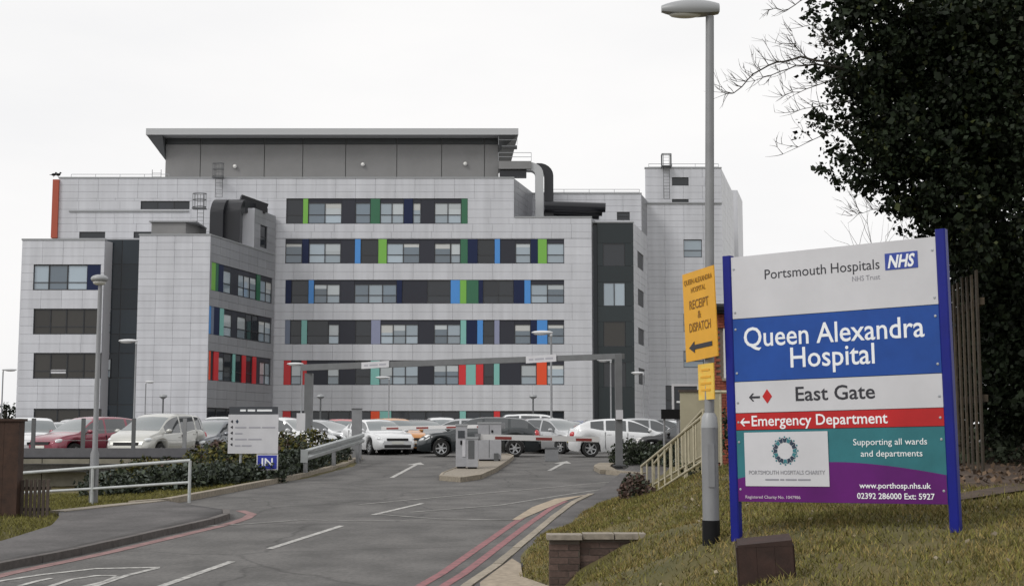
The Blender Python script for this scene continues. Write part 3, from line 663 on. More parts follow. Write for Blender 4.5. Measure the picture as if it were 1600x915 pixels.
def bent(pts, w, m):
    b = MB(); v = []
    for i, p in enumerate(pts):
        p = Vector(p); t = (Vector(pts[min(i + 1, len(pts) - 1)]) - Vector(pts[max(i - 1, 0)])).normalized(); q = Vector((t.z, 0, -t.x))
        v += [p + q * w / 2 + Vector((0, .6, 0)), p + q * w / 2 - Vector((0, .6, 0)), p - q * w / 2 - Vector((0, .6, 0)), p - q * w / 2 + Vector((0, .6, 0))]
    f = [(0, 1, 2, 3), tuple(len(v) - 4 + k for k in (3, 2, 1, 0))]
    for i in range(len(pts) - 1):
        for k in range(4): f.append((i * 4 + k, i * 4 + (k + 1) % 4, i * 4 + 4 + (k + 1) % 4, i * 4 + 4 + k))
    b.add(v, f); return b.build('bent_duct', m, HB, True)
bent(pts, .85, 'fascia'); bent([(x + 1.0, y + .5, z - .05) for x, y, z in pts], .95, 'duct')
for k in range(3):
    a, b_ = at(850, 326, BY + 5), at(944 - k * 4, 329 + k * 2, BY + 5)
    MB().tube([(a.x, BY + 3.2 + k * .9, a.z - .1 * k), (b_.x, BY + 3.2 + k * .9, b_.z - .1 * k)], .5, 12).build('black_pipe', 'duct', HB, True, True)
# block behind, stair tower of dark glass, right hand tower
BB = 142.0; back = Facade(830, 400, BB); bx0, bx1 = 0, back.uz(1003, 400)[0]; zb = back.uz(930, 303)[1]
bw = []
for (a, b_, c_, d_) in ((964, 984, 331, 344),):
    u0, z1 = back.uz(a, c_); u1, z0 = back.uz(b_, d_); bw.append((u0, u1, z0, z1)); window(back, u0, u1, z0, z1, 1, 'pane_dark', .5)
field(back, bx0, bx1, Z0 + 12, zb, bw, 'cladding'); coping(back.o.x, back.o.x + bx1, BB, zb)
prism_block('wall', back.o.x + .02, back.o.x + bx1 - .02, BB + .26, 9, Z0, zb - .02, 'subframe')
bs = Facade(0, 0, BB, SKEW); bs.o = Vector((back.o.x + bx1, BB)); field(bs, 0, 9, Z0 + 10, zb, [], 'cladding_shaded')
TY = BY + .6; tw = Facade(925, 500, TY); tu = lambda px: tw.uz(px, 500)[0]; tzf = lambda py: tw.uz(958, py)[1]
zt_ = tzf(348)
prism_block('wall', tw.o.x, tw.o.x + tu(991) - .02, TY + .3, 9.4, Z0 - 1, zt_, 'frame')
tys = [348, 380, 415, 441, 478, 502, 541, 566, 604, 690]
for a, b_ in zip(tys[:-1], tys[1:]):
    z1, z0 = tzf(a), tzf(b_)
    if a in (380, 441, 502, 566):
        for p, q in ((934, 943), (977, 991)): tw.box('glass_cladding', tu(p) + .02, tu(q) - .02, z0 + .01, z1 - .01, -.25, 0, 'tower_glass')
        window(tw, tu(943), tu(977), z0, z1, 2 if a == 441 else 1, {380: 'pane_dark', 441: 'pane', 502: 'pane_brown', 566: 'pane_dark'}[a], 0, -.06)
    else: tw.box('glass_cladding', tu(934) + .02, tu(991) - .02, z0 + .01, z1 - .01, -.25, 0, 'tower_glass')
tw.box('recess_panel', 0, tu(934), Z0, zt_ - .3, -.3, -.18, 'curtain_glass')
tw.box('parapet_coping', 0, tu(991) + .05, zt_, zt_ + .12, -.4, .06, 'coping')
ts = Facade(0, 0, TY, SKEW); ts.o = Vector((tw.o.x + tu(991), TY)); to = []
for y0, y1 in ((386, 412), (446, 472), (508, 534), (572, 598)):
    z1, z0 = tw.uz(991, y0)[1], tw.uz(991, y1)[1]; to.append((2.6, 6.8, z0, z1)); window(ts, 2.6, 6.8, z0, z1, 2, 'pane_dark', .4)
field(ts, 0, 9.6, Z0, zt_, to, 'cladding')
RY = 146.0; rt = Facade(1010, 450, RY); ru = lambda px, py=450: rt.uz(px, py)[0]; rzf = lambda py: rt.uz(1070, py)[1]
ro = []
for a, b_, c_, d_, n in ((1050, 1076, 277, 290, 1), (1050, 1076, 311, 316, 1), (1068, 1097, 374, 402, 1), (1068, 1097, 432, 460, 1), (1068, 1097, 490, 518, 1), (1068, 1100, 548, 574, 1), (1040, 1100, 602, 640, 2)):
    u0, z1 = rt.uz(a, c_); u1, z0 = rt.uz(b_, d_); ro.append((u0, u1, z0, z1)); window(rt, u0, u1, z0, z1, n, 'pane' if c_ > 320 and c_ < 600 else 'pane_dark', .4 if c_ > 320 else 0)
zrt = rzf(263); field(rt, 0, ru(1130), Z0, zrt, ro, 'cladding', .72, 2.2)
prism_block('wall', rt.o.x + .02, rt.o.x + ru(1130) - .02, RY + .26, 16, Z0 - 1, zrt - .02, 'subframe')
rt.box('ledge', .05, ru(1130), rzf(318.5), rzf(316.5), 0, .15, 'coping'); coping(rt.o.x, rt.o.x + ru(1130), RY, zrt)
rs = Facade(0, 0, RY, SKEW); rs.o = Vector((rt.o.x + ru(1130), RY)); field(rs, 0, 16, Z0, zrt, [], 'cladding', .72, 2.2)
c = at(1138, 297, 166); d = at(1152, 297, 166)
prism_block('rear_block', c.x, d.x, 166, 8, Z0, c.z, 'cladding'); handrail([(rt.o.x + .5, RY + 1, zrt), (rt.o.x + ru(1128), RY + 1, zrt)], .7)
# cladding panels: the nearest ones are single parts, the rest one joined part
panels.sort(key=lambda p: ((p[0].o + p[0].u * p[1]).y, -(p[2] - p[1]) * (p[4] - p[3])))
for fc, u0, u1, z0, z1, m in panels[:295]: fc.box('cladding_panel', u0 + .009, u1 - .009, z0 + .009, z1 - .009, -.26, random.uniform(-.006, .004), m)
for m in ('cladding', 'cladding_shaded'):
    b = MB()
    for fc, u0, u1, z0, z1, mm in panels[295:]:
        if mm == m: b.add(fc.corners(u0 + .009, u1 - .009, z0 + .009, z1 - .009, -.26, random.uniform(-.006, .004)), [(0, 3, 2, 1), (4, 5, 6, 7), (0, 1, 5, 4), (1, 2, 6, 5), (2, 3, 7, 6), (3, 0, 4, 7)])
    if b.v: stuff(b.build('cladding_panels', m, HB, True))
# two birds on the parapet
for px, py, lab in ((84, 276, 'small dark bird perched on the red corner of the roof'), (91, 274, 'small dark bird just right of the red roof corner')):
    p = at(px, py, BY + .1); b = MB(); b.ell((0, 0, .22), (.2, .11, .12)); b.ell((.17, 0, .36), (.08, .07, .08)); b.box((.23, -.015, .34), (.31, .015, .365)); b.add([(-.12, -.05, .25), (-.12, .05, .25), (-.38, .04, .2), (-.38, -.04, .2), (-.2, 0, .17)], [(0, 1, 2, 3), (0, 4, 1), (1, 4, 2), (2, 4, 3), (3, 4, 0)])
    b.tube([(0, .03, 0), (0, .03, .14)], .012, 4); b.tube([(0, -.03, 0), (0, -.03, .14)], .012, 4)
    o = b.build('bird', 'black', None, False, True); o.location = (p.x, BY + .1, zTop + .13); o.scale = (1.2, 1.2, 1.2); tag(o, lab, 'bird', 'birds on the roof')
#SPLIT
# ------------------------------------------------------------------ street lamps
def lamp(px, py, Y, label, base=None, head=.9, side=-1, m='lamp_grey', hm='lantern_pale', rb=.085, rt_=.045, group='lamp posts in the car park', collar=True):
    t = at(px, py, Y); zb = rz(Y) if base is None else base
    root = thing('street_lamp', label, 'street lamp', (t.x, Y, zb - .03), 0, group); h = t.z - zb
    b = MB(); b.tube([(0, 0, 0), (0, 0, 1.3), (0, 0, 1.38), (0, 0, h)], [rb, rb, rb * .62, rt_], 10); b.build('column', m, root, False, True)
    b = MB(); b.ell((side * head * .42, 0, h + .02), (head * .52, .16, .1), 14, 8); b.tube([(0, 0, h - .14), (0, 0, h + .02)], rt_ * 1.3, 8); b.build('lantern', hm, root, False, True)
    b = MB(); b.ell((side * head * .5, 0, h - .045), (head * .34, .12, .07), 12, 6); b.build('lens', 'lens', root, False, True)
    return root
lamp(213, 532, 70, 'pale lamp post in front of the windowless wall of the left wing', 1.55, 1.0)
lamp(5, 577, 100, 'lamp post at the left picture edge left of the building', None, 1.1, 1)
lamp(228, 596, 116, 'small lamp post with lantern pointing right beside the left wing', None, .8, 1)
lamp(472, 568, 91, 'pale lamp post left of the height gantry before the red panels', None, 1.1, -1)
lamp(608, 589, 110, 'lamp post under the left sign of the height gantry', None, 1.2, -1)
lamp(861, 519, 64, 'tall lamp post rising above the gantry beam near its right end', None, 1.0, -1)
lamp(954, 562, 84, 'pale lamp post just left of the right gantry post', None, .9, -1)
lamp(1005, 582, 104, 'lamp post right of the gantry in front of the side windows', None, 1.0, -1)
def stub_lamp(px, py, Y, label):
    t = at(px, py, Y); root = thing('bollard_lamp', label, 'street lamp', (t.x, Y, rz(Y) - .03), 0, 'short post top lamps'); h = t.z - rz(Y)
    MB().tube([(0, 0, 0), (0, 0, h)], .06, 8).build('column', 'steel_dark', root, False, True)
    MB().lathe([(0, h + .35), (.26, h + .28), (.3, h + .15), (.12, h), (0, h)], 12).build('lantern', 'lantern', root, False, True)
stub_lamp(255, 622, 100, 'short post top lamp before the windowless wing wall'); stub_lamp(501, 622, 98, 'short post top lamp between the gantry left post and bollard'); stub_lamp(833, 622, 98, 'short post top lamp below the right gantry sign')
# lamp column on the left pavement edge
t = at(157, 437, 30.2)
r0 = thing('street_lamp', 'tall grey lamp post standing at the white railing on the left', 'street lamp', (t.x, 30.2, tz(t.x, 30.2) - .05)); h = t.z - r0.location.z
b = MB(); b.tube([(0, 0, 0), (0, 0, 1.15), (0, 0, 1.25), (0, 0, h)], [.095, .095, .06, .045], 12); b.build('column', 'lamp_grey', r0, False, True)
b = MB(); b.ell((-.02, 0, h + .02), (.2, .17, .1), 14, 8); b.build('lantern', 'lantern', r0, False, True); MB().ell((-.02, 0, h - .06), (.15, .13, .07), 12, 6).build('lens', 'lens', r0, False, True)
MB().box((-.05, -.115, .35), (.05, -.09, .85)).build('access_door', 'steel_dark', r0)
# the big lamp column on the grass bank
LX, LY = 1.865, 12.75; lz = tz(LX, LY)
r0 = thing('street_lamp', 'grey lamp column with black foot on the grass beside the big sign', 'street lamp', (LX, LY, lz - .05)); top = at(1109, 26, LY)
h = top.z - r0.location.z; dxl = top.x - LX
zA = at(1106, 812, LY).z - r0.location.z; zB_ = at(1105, 668, LY).z - r0.location.z
MB().tube([(0, 0, 0), (0, 0, zA)], .083, 20).build('foot', 'black', r0, False, True)
MB().tube([(0, 0, zA), (0, 0, zB_)], .078, 20).build('base_section', 'lamp_grey', r0, False, True)
MB().tube([(0, 0, zB_), (0, 0, zB_ + .1), (0, 0, zB_ + .14)], [.08, .072, .05], 20).build('collar', 'lantern', r0, False, True)
MB().tube([(0, 0, zB_ + .1), (dxl, 0, h)], [.046, .040], 20).build('shaft', 'lamp_grey', r0, False, True)
MB().box((-.028, -.086, zB_ - .55), (.028, -.074, zB_ - .15)).build('access_door', 'lamp_grey', r0)
b = MB(); prof = []
for k in range(13):                               # lantern housing lofted along its length
    s = k / 12; x = dxl + .09 - .56 * s; w = .105 * math.sin(math.pi * min(1, .12 + s * .83)) ** .6; hh = .095 * math.sin(math.pi * min(1, .15 + .78 * s)) ** .6
    prof.append([(x, w * math.cos(a), h + .07 + hh * max(math.sin(a), -.62)) for a in np.linspace(0, 2 * math.pi, 20, endpoint=False)])
v = [p for q in prof for p in q]; f = [(i * 20 + k, i * 20 + (k + 1) % 20, (i + 1) * 20 + (k + 1) % 20, (i + 1) * 20 + k) for i in range(12) for k in range(20)] + [tuple(range(20)), tuple(range(240, 260))]
b.add(v, f); b.build('lantern', 'lantern', r0, False, True)
MB().ell((dxl - .24, 0, h + .015), (.16, .07, .03), 16, 6).build('lens', 'lens', r0, False, True)
# yellow direction signs strapped to that column
def ysign(px, py_top, py_bot, w, heading, tilt, label, m, x_shift, yoff):
    zt2 = at(px, py_top, LY).z; zb2 = at(px, py_bot, LY).z; p = at(px, 500, LY)
    r_ = thing('direction_sign', label, 'sign', (p.x, LY + yoff, zb2), 0); r_.rotation_euler = (0, tilt, heading)
    H = zt2 - zb2
    MB().box((-w / 2, 0, 0), (w / 2, .012, H)).build('board', m, r_)
    return r_, H
hd = math.atan2(-math.cos(R(24)), math.sin(R(24)))          # the board's right end points towards the camera
ys_, H = ysign(1095, 421, 561, .56, hd, R(-3.5), 'large yellow direction sign with black arrow strapped to the lamp column', 'yellow', 0, -.02)
lettering(ys_, 'QUEEN ALEXANDRA', -.25, .25, H * .865, .05, -.002, 'ink_brown'); lettering(ys_, 'HOSPITAL', -.13, .13, H * .765, .05, -.002, 'ink_brown')
lettering(ys_, 'RECEIPT', -.17, .17, H * .58, .085, -.002, 'ink_brown', .01); lettering(ys_, '&', -.03, .03, H * .465, .07, -.002, 'ink_brown', .01); lettering(ys_, 'DISPATCH', -.19, .19, H * .325, .085, -.002, 'ink_brown', .01)
flat(ys_, 'arrow_mark', [(-.21, H * .15), (-.11, H * .215), (-.11, H * .175), (.2, H * .175), (.2, H * .125), (-.11, H * .125), (-.11, H * .085)], -.005, 'ink')
for q in (.2, .55, .85): MB().box((-.29, .012, H * q - .03), (-.27, .06, H * q + .08)).build('clip', 'black', ys_)
ys2, H2 = ysign(1101, 568, 624, .27, hd, R(-1), 'small pale yellow notice under the large yellow sign on the lamp column', 'pale_yellow', 0, -.03)
for q, wd in ((.8, .07), (.6, .09), (.42, .09), (.24, .08)): flat(ys2, 'print_line', [(-wd, H2 * q), (wd, H2 * q), (wd, H2 * (q + .06)), (-wd, H2 * (q + .06))], -.004, 'yellow')
# ------------------------------------------------------------------ the hospital sign on two blue posts
P0, P1 = at(1150, 590, 12.5), at(1476, 590, 11.35)
sw = math.hypot(P1.x - P0.x, P1.y - P0.y); ang = math.atan2(P1.y - P0.y, P1.x - P0.x)
ztp, zbt = at(1148, 402, 12.5).z, at(1160, 783, 12.5).z; SH = ztp - zbt
g0 = tz(P0.x, P0.y); SG = thing('hospital_sign', 'big blue and white hospital entrance sign on two blue posts', 'sign', (P0.x, P0.y, g0)); SG.rotation_euler = (0, R(-.9), ang)
zo = zbt - g0                                     # panel bottom above the ground, local
su = lambda px: (lambda s: s * 12.5 / (11.35 + s * 1.15))((px - 1150) / 326.) * sw
sv = lambda v: zo + SH * (1 - v)
for x, zz, ex in ((-.035, -.25, .02), (sw + .045, -.25 + (tz(P1.x, P1.y) - g0), .06)):
    b = MB(); w = .043
    b.prism([(x + w * sx * kx, .03 + w * sy * ky) for sx, sy, kx, ky in ((-1, -1, .75, 1), (1, -1, .75, 1), (1, -1, 1, .75), (1, 1, 1, .75), (1, 1, .75, 1), (-1, 1, .75, 1), (-1, 1, 1, .75), (-1, -1, 1, .75))], zz, zo + SH + ex)
    b.build('post', 'post_blue', SG)
def plate(name, u0, u1, v0, v1, m, y=.0, th=.03): return MB().box((u0, y, sv(v1)), (u1, y + th, sv(v0))).build(name, m, SG)
for v_ in (.05, .23, .30, .48, .60, .68, .76, .95):
    for x_ in (.035, sw - .03): MB().lathe([(0.001, -.006), (.011, -.005), (.012, 0)], 8, Matrix.Translation((x_, 0, sv(v_))), 'y').build('bolt', 'galv', SG)
eps = .0012
MB().box((.0, .031, zo), (sw + .005, .045, zo + SH)).build('backing', 'steel_dark', SG)
plate('panel', .01, sw, 0, .257 - eps, 'sign_white'); plate('panel', .01, sw, .257 + eps, .515 - eps, 'sign_blue'); plate('panel', .01, sw, .515 + eps, .643 - eps, 'sign_white'); plate('panel', .01, sw, .643 + eps, .712 - eps, 'sign_red'); plate('panel', .01, sw, .712 + eps, 1, 'sign_teal')
def wv(s): return .908 - .066 * math.sin(min(1, s / .5) * math.pi / 2) if s < .5 else .842 + .05 * ((s - .5) / .5) ** 1.6
us = np.linspace(0, 1, 25)
flat(SG, 'wave', [(.012 + (sw - .014) * u, sv(wv(u))) for u in us] + [(sw - .002, sv(.999)), (.012, sv(.999))], -.004, 'sign_purple', .004)
plate('logo_card', su(1164), su(1294), .722, .937, 'sign_white', -.010, .006)
def line(s, a, b, v, cap, m, bold=0., y=-.001): return lettering(SG, s, su(a), su(b), sv(v), SH * cap, y, m, bold)
line('Portsmouth', 1204, 1301, .103, .040, 'ink'); line('Hospitals', 1309, 1386, .103, .040, 'ink'); line('NHS Trust', 1342, 1386, .143, .020, 'ink_grey')
u0, u1 = su(1395), su(1447)
plate('logo_block', u0, u1, .047, .111, 'nhs_blue', -.004, .004)
me_o = lettering(SG, 'NHS', u0 + .025, u1 - .04, sv(.103), SH * .047, -.006, 'ink_white', .03)
me = me_o.data
for vv in me.vertices: vv.co.x += (vv.co.z - sv(.103)) * .2
line('Queen Alexandra', 1168, 1452, .374, .080, 'ink_white', .008); line('Hospital', 1240, 1372, .466, .080, 'ink_white', .008)
line('East Gate', 1246, 1370, .600, .056, 'ink', .012); line('Emergency Department', 1176, 1388, .696, .042, 'ink_white', .01)
def arrow_mark(a, b, v, h, m):
    x0, x1 = su(a), su(b); z = sv(v); t = .009; d = h * SH
    flat(SG, 'arrow_mark', [(x0, z), (x0 + d, z + d), (x0 + d + t * 1.6, z + d), (x0 + t * 3, z + t), (x1, z + t), (x1, z - t), (x0 + t * 3, z - t), (x0 + d + t * 1.6, z - d), (x0 + d, z - d)], -.004, m)
arrow_mark(1173, 1190, .580, .016, 'ink'); arrow_mark(1158, 1173, .680, .016, 'ink_white')
flat(SG, 'diamond_mark', [(su(1194), sv(.578)), (su(1201.5), sv(.549)), (su(1209), sv(.578)), (su(1201.5), sv(.607))], -.004, 'sign_red')
line('Supporting all wards', 1333, 1448, .778, .024, 'ink_white', .0, -.003); line('and departments', 1344, 1440, .822, .024, 'ink_white', .0, -.003)
line('www.porthosp.nhs.uk', 1340, 1451, .942, .021, 'ink_white', .01, -.006); line('02392 286000 Ext: 5927', 1336, 1456, .982, .022, 'ink_white', .01, -.006)
line('Registered Charity No. 1047986', 1163, 1248, .986, .012, 'ink_dim', .01, -.006)
line('PORTSMOUTH HOSPITALS CHARITY', 1170, 1288, .890, .016, 'ink_grey', 0, -.012); print_words(SG, [10, 3, 8, 9], su(1195), su(1265), sv(.914), SH * .006, -.0105, 'ink_grey')
cu_, cz_ = su(1227), sv(.797)
for k in range(16):
    a = 2 * math.pi * k / 16; ca, sa = math.cos(a), math.sin(a); pts = [(.076, -.012), (.118, -.022), (.108, 0), (.118, .022), (.076, .012)]
    flat(SG, 'ring_figure', [(cu_ + r_ * ca - t * sa, cz_ + r_ * sa + t * ca) for r_, t in pts], -.013, 'ring_navy' if k % 3 else 'ring_teal', .002)
    flat(SG, 'ring_head', [(cu_ + .124 * ca + .009 * math.cos(q), cz_ + .124 * sa + .009 * math.sin(q)) for q in np.linspace(0, 6.28, 7)[:-1]], -.013, 'ring_teal', .002)
# ------------------------------------------------------------------ wooden stub and brick wall end in the grass
p = at(1199, 905, 10.3); zz = tz(p.x, 10.3); o = thing('timber_stub', 'squat dark brown timber box post leaning in the grass below the sign', 'post', (p.x, 10.3, zz - .12)); o.rotation_euler = (R(3), R(-3), R(-8))
Hs = at(1199, 842, 10.3).z - zz + .12
for k, (a, b_) in enumerate(((-.2, -.068), (-.066, .066), (.068, .2))): MB().box((a, -.17, 0), (b_, -.145, Hs - .03)).build('board', 'timber_red', o)
for s in (-1, 1): MB().box((s * .2 - .013, -.144, 0), (s * .2 + .013, .15, Hs - .03)).build('board', 'timber_red', o)
MB().box((-.2, -.14, 0), (.2, .14, Hs - .05)).build('core', 'timber', o)
MB().add([(-.2, -.172, Hs - .03), (.2, -.172, Hs - .03), (.2, .16, Hs - .03), (-.2, .16, Hs - .03), (-.2, -.172, Hs - .012), (.2, -.172, Hs + .012), (.2, .16, Hs + .02), (-.2, .16, Hs - .004)], [(0, 3, 2, 1), (4, 5, 6, 7), (0, 1, 5, 4), (1, 2, 6, 5), (2, 3, 7, 6), (3, 0, 4, 7)]).build('lid', 'timber_red', o)
def brick_wall(root, x0, x1, yf, z0, z1, m, mm, bl=.215, bh=.065, j=.010, depth=.1, local=(0, 0, 0), maxn=300):
    """running bond bricks on a front face; mortar core behind"""
    n = 0; rows_ = int((z1 - z0) / (bh + j)); lx, ly, lz_ = local
    for r_ in range(rows_):
        z = z0 + r_ * (bh + j); x = x0 - (.1125 if r_ % 2 else 0)
        while x < x1 - .02:
            a, b_ = max(x, x0), min(x + bl, x1)
            if b_ - a > .03 and n < maxn:
                block('brick', ((a + b_) / 2, yf + depth / 2 + random.uniform(-.003, .003), z + bh / 2), (b_ - a, depth, bh), m, root, 0, True); n += 1
            x += bl + j
    MB().box((x0 + .005, yf + .008, z0 - .05), (x1 - .005, yf + depth + .12, z1)).build('mortar', mm, root, True)
wy = 15.4; wa, wb = at(858, 860, wy), at(906, 860, wy); wt = at(880, 842, wy).z; ge = at(992, 836, wy)
BW = thing('brick_wall', 'low old brick wall end with stone coping dying into the grass bank', 'wall', (wa.x, wy, tz(wa.x, wy)))
brick_wall(BW, wa.x, wb.x, wy, wt - .72, wt - .004, 'brick_old', 'mortar_old')
brick_wall(BW, wb.x + .004, ge.x + .25, wy + .05, wt - .55, wt - .004, 'brick_old', 'mortar_old')
block('coping_stone', ((wa.x + wb.x) / 2, wy + .11, wt + .025), (wb.x - wa.x + .05, .34, .055), 'coping_stone', BW)
nco = 2
for k in range(nco):
    a = wb.x + .035 + (ge.x + .1 - wb.x) * k / nco; b_ = wb.x + .03 + (ge.x + .1 - wb.x) * (k + 1) / nco
    block('coping_stone', ((a + b_) / 2, wy + .15, wt + .03), (b_ - a - .008, .3, .06), 'coping_stone', BW)
# ------------------------------------------------------------------ cream railings, panel and brick house on the right
def railing(name, label, A_, B_, h0, h1, nb, m, rb=.022, posts=True):
    A_, B_ = Vector(A_), Vector(B_); root = thing(name, label, 'railing', A_)
    b = MB(); b.tube([A_ + Vector((0, 0, h0)), B_ + Vector((0, 0, h1))], rb * 1.25, 8); b.build('handrail', m, root, True, True)
    b = MB(); b.tube([A_ + Vector((0, 0, .08)), B_ + Vector((0, 0, .08))], rb, 8); b.build('bottom_rail', m, root, True, True)
    for k in range(nb + 1):
        p = A_.lerp(B_, k / nb); h = h0 + (h1 - h0) * k / nb
        MB().tube([p + Vector((0, 0, -.12 if k in (0, nb) else .08)), p + Vector((0, 0, h))], rb * (1.1 if k in (0, nb) else .8), 8).build('baluster', m, root, True, True)
    return root
def gp(x, y, dz=0): return Vector((x, y, tz(x, y) + dz))
a_ = at(1003, 788, 27.5); b__ = at(1098, 728, 21.2); h0_ = at(1003, 728, 27.5).z - a_.z; h1_ = at(1098, 651, 21.2).z - b__.z
railing('ramp_railing', 'cream metal railing climbing the grass bank, nearer of the pair', a_, b__, h0_, h1_, 9, 'cream_rail')
c_ = at(1022, 762, 29.0); d_ = at(1100, 718, 23.2)
railing('ramp_railing', 'cream metal railing climbing the grass bank, farther of the pair', c_, d_, at(1000, 724, 29).z - c_.z, at(1100, 640, 23.2).z - d_.z, 8, 'cream_rail')
p = at(1064, 722, 31); q = at(1116, 722, 31); zt3 = at(1090, 612, 31).z
CPN = thing('cream_panel', 'plain cream board panel behind the railing and lamp column', 'panel', (p.x, 31, tz(p.x, 31)))
MB().box((p.x, 31, p.z), (q.x + .15, 31.05, zt3)).build('board', 'cream_panel', CPN, True); MB().box((p.x - .03, 30.97, zt3), (q.x + .18, 31.08, zt3 + .05)).build('cap_rail', 'timber_grey', CPN, True)
for x in (p.x + .12, q.x): MB().box((x - .04, 31.055, tz(x, 31) - .2), (x + .04, 31.13, zt3)).build('post', 'cream_rail', CPN, True)
p = at(1113, 735, 29); q = at(1215, 735, 29)
railing('landing_railing', 'cream railing with tall bars in front of the brick house', p, Vector((q.x, 29, p.z)), at(1113, 612, 29).z - p.z, at(1113, 612, 29).z - p.z, 7, 'cream_rail', .028)
# the brick house behind the sign
hy = 36.0; hx0 = at(1113, 560, hy).x; hx1 = at(1330, 560, hy).x; hz0 = tz(6, hy) - .3; he = at(1130, 490, hy).z
HO = thing('brick_house', 'red brick house with white window, mostly hidden behind the big sign', 'house', (hx0, hy, hz0 + .3))
kx = hx0 * 7 / hy + .4
MB().prism([(hx0, hy + .11), (hx1, hy + .11), (hx1 + kx, hy + 7), (hx0 + kx, hy + 7)], hz0, he).build('wall', 'mortar', HO, True)
wz0, wz1 = at(1130, 590, hy).z, at(1130, 512, hy).z; wx0, wx1 = at(1131, 550, hy).x, at(1190, 550, hy).x
nbr = 0; rest = MB()
for r_ in range(int((he - hz0) / .075)):
    z = he - .075 * (r_ + 1); x = hx0 - (.1125 if r_ % 2 else 0)
    while x < hx1 - .04:
        a, b_ = max(x, hx0), min(x + .215, hx1)
        if not (wz0 - .04 < z < wz1 and b_ > wx0 and a < wx1) and b_ - a > .04:
            if nbr < 295 and a < at(1152, 560, hy).x: block('brick', ((a + b_) / 2, hy + .06, z + .032), (b_ - a, .11, .065), 'brick', HO, 0, True); nbr += 1
            else: rest.box((a, hy + .005, z), (b_, hy + .115, z + .065))
        x += .225
stuff(rest.build('bricks', 'brick', HO, True))
wn = MB().box((wx0, hy + .03, wz0), (wx0 + .09, hy + .12, wz1)).box((wx0 + .09, hy + .03, wz0), (wx1, hy + .12, wz0 + .09)).box((wx0 + .09, hy + .03, wz1 - .09), (wx1, hy + .12, wz1)).box((wx1 - .09, hy + .031, wz0 + .09), (wx1, hy + .12, wz1 - .09)).build('window', 'white_paint', HO, True)
MB().box((wx0 + .05, hy + .07, wz0 + .05), (wx1 - .05, hy + .09, wz1 - .05)).build('pane', 'pane_dark', wn, True)
MB().box((wx0 - .06, hy - .05, wz0 - .08), (wx1 + .06, hy + .1, wz0 - .003)).build('sill', 'coping_stone', wn, True)
b = MB(); zr_ = he + .25
b.add([(hx0 - .02, hy - .25, he + .005), (hx1 + .2, hy - .25, he + .005), (hx1 + kx, hy + 7.2, he + .005), (hx0 + kx, hy + 7.2, he + .005), (hx0 - .02, hy - .25, zr_), (hx1 + .2, hy - .25, zr_), (hx1 + kx, hy + 7.2, zr_ + .3), (hx0 + kx, hy + 7.2, zr_ + .3)], [(0, 3, 2, 1), (4, 5, 6, 7), (0, 1, 5, 4), (1, 2, 6, 5), (2, 3, 7, 6), (3, 0, 4, 7)])
b.build('roof', 'roof_tile', HO, True); MB().box((hx0, hy - .37, he + .06), (hx1 + .2, hy - .26, he + .16)).build('gutter', 'black', HO, True)
# dark board with white frame, black board on post, far right
def board(name, label, x0, y0, x1, y1, Y, m, border=None, base=None):
    a, b_ = at(x0, y0, Y), at(x1, y1, Y); zb = rz(Y) if base is None else base
    r_ = thing(name, label, 'sign', ((a.x + b_.x) / 2, Y, zb - .03)); w = b_.x - a.x; z1, z0 = a.z - r_.location.z, b_.z - r_.location.z
    MB().box((-w / 2, 0, z0), (w / 2, .04, z1)).build('panel', m, r_)
    if border:
        t = .07; MB().box((-w / 2 - t, -.02, z1), (w / 2 + t, .05, z1 + t)).box((-w / 2 - t, -.02, z0), (-w / 2, .05, z1)).box((w / 2, -.02, z0), (w / 2 + t, .05, z1)).build('frame', border, r_)
    for s in (-.35, .35): MB().tube([(w * s, .07, 0), (w * s, .07, z1 - .1)], .035, 8).build('post', 'lamp_grey', r_, False, True)
    return r_, w, z0, z1
r_, w, z0, z1 = board('direction_board', 'dark slate board with white frame above the cream panel', 1053, 603, 1090, 655, 44, 'slate_board' if 'slate_board' in M else 'steel_dark', 'sign_white', tz(5.4, 44))
lettering(r_, 'Main', -.14, .2, z1 - .36, .10, -.003, 'ink_white', .02); print_words(r_, [8], -.3, .3, z1 - .54, .06, -.001, 'ink_white')
r_, w, z0, z1 = board('direction_board', 'small black board on posts by the dark parked car', 1033, 639, 1066, 654, 42, 'black', None, rz(42) + .08)
# wooden palisade fence at right of the sign
fa, fb = Vector((at(1440, 560, 20.5).x, 20.5, 0)), Vector((at(1530, 560, 16.6).x, 16.6, 0))
PF = thing('palisade_fence', 'tall weathered wooden slat fence between the big sign and the ivy tree', 'fence', (fb.x, fb.y, tz(fb.x, fb.y)))
nsl = 15; dirf = (fb - fa); angf = math.atan2(dirf.y, dirf.x)
for k in range(nsl):
    p = fa.lerp(fb, k / (nsl - 1)); zb = tz(p.x, p.y) - .1; zt4 = at(1525, 418, 16.6).z - .25 * (1 - k / (nsl - 1)) + random.uniform(-.05, .05)
    block('slat', (p.x, p.y, (zb + zt4) / 2), (.085, .022, zt4 - zb), 'fence_wood_shaded', PF, angf + random.uniform(-.06, .06))
for q in (.35, .85):
    c = fa.lerp(fb, .5); zb = tz(c.x, c.y); off = Vector((-dirf.y, dirf.x, 0)).normalized() * .06
    block('rail', (c.x + off.x, c.y + off.y, zb + 2.4 * q), (dirf.length, .06, .09), 'fence_wood_shaded', PF, angf)
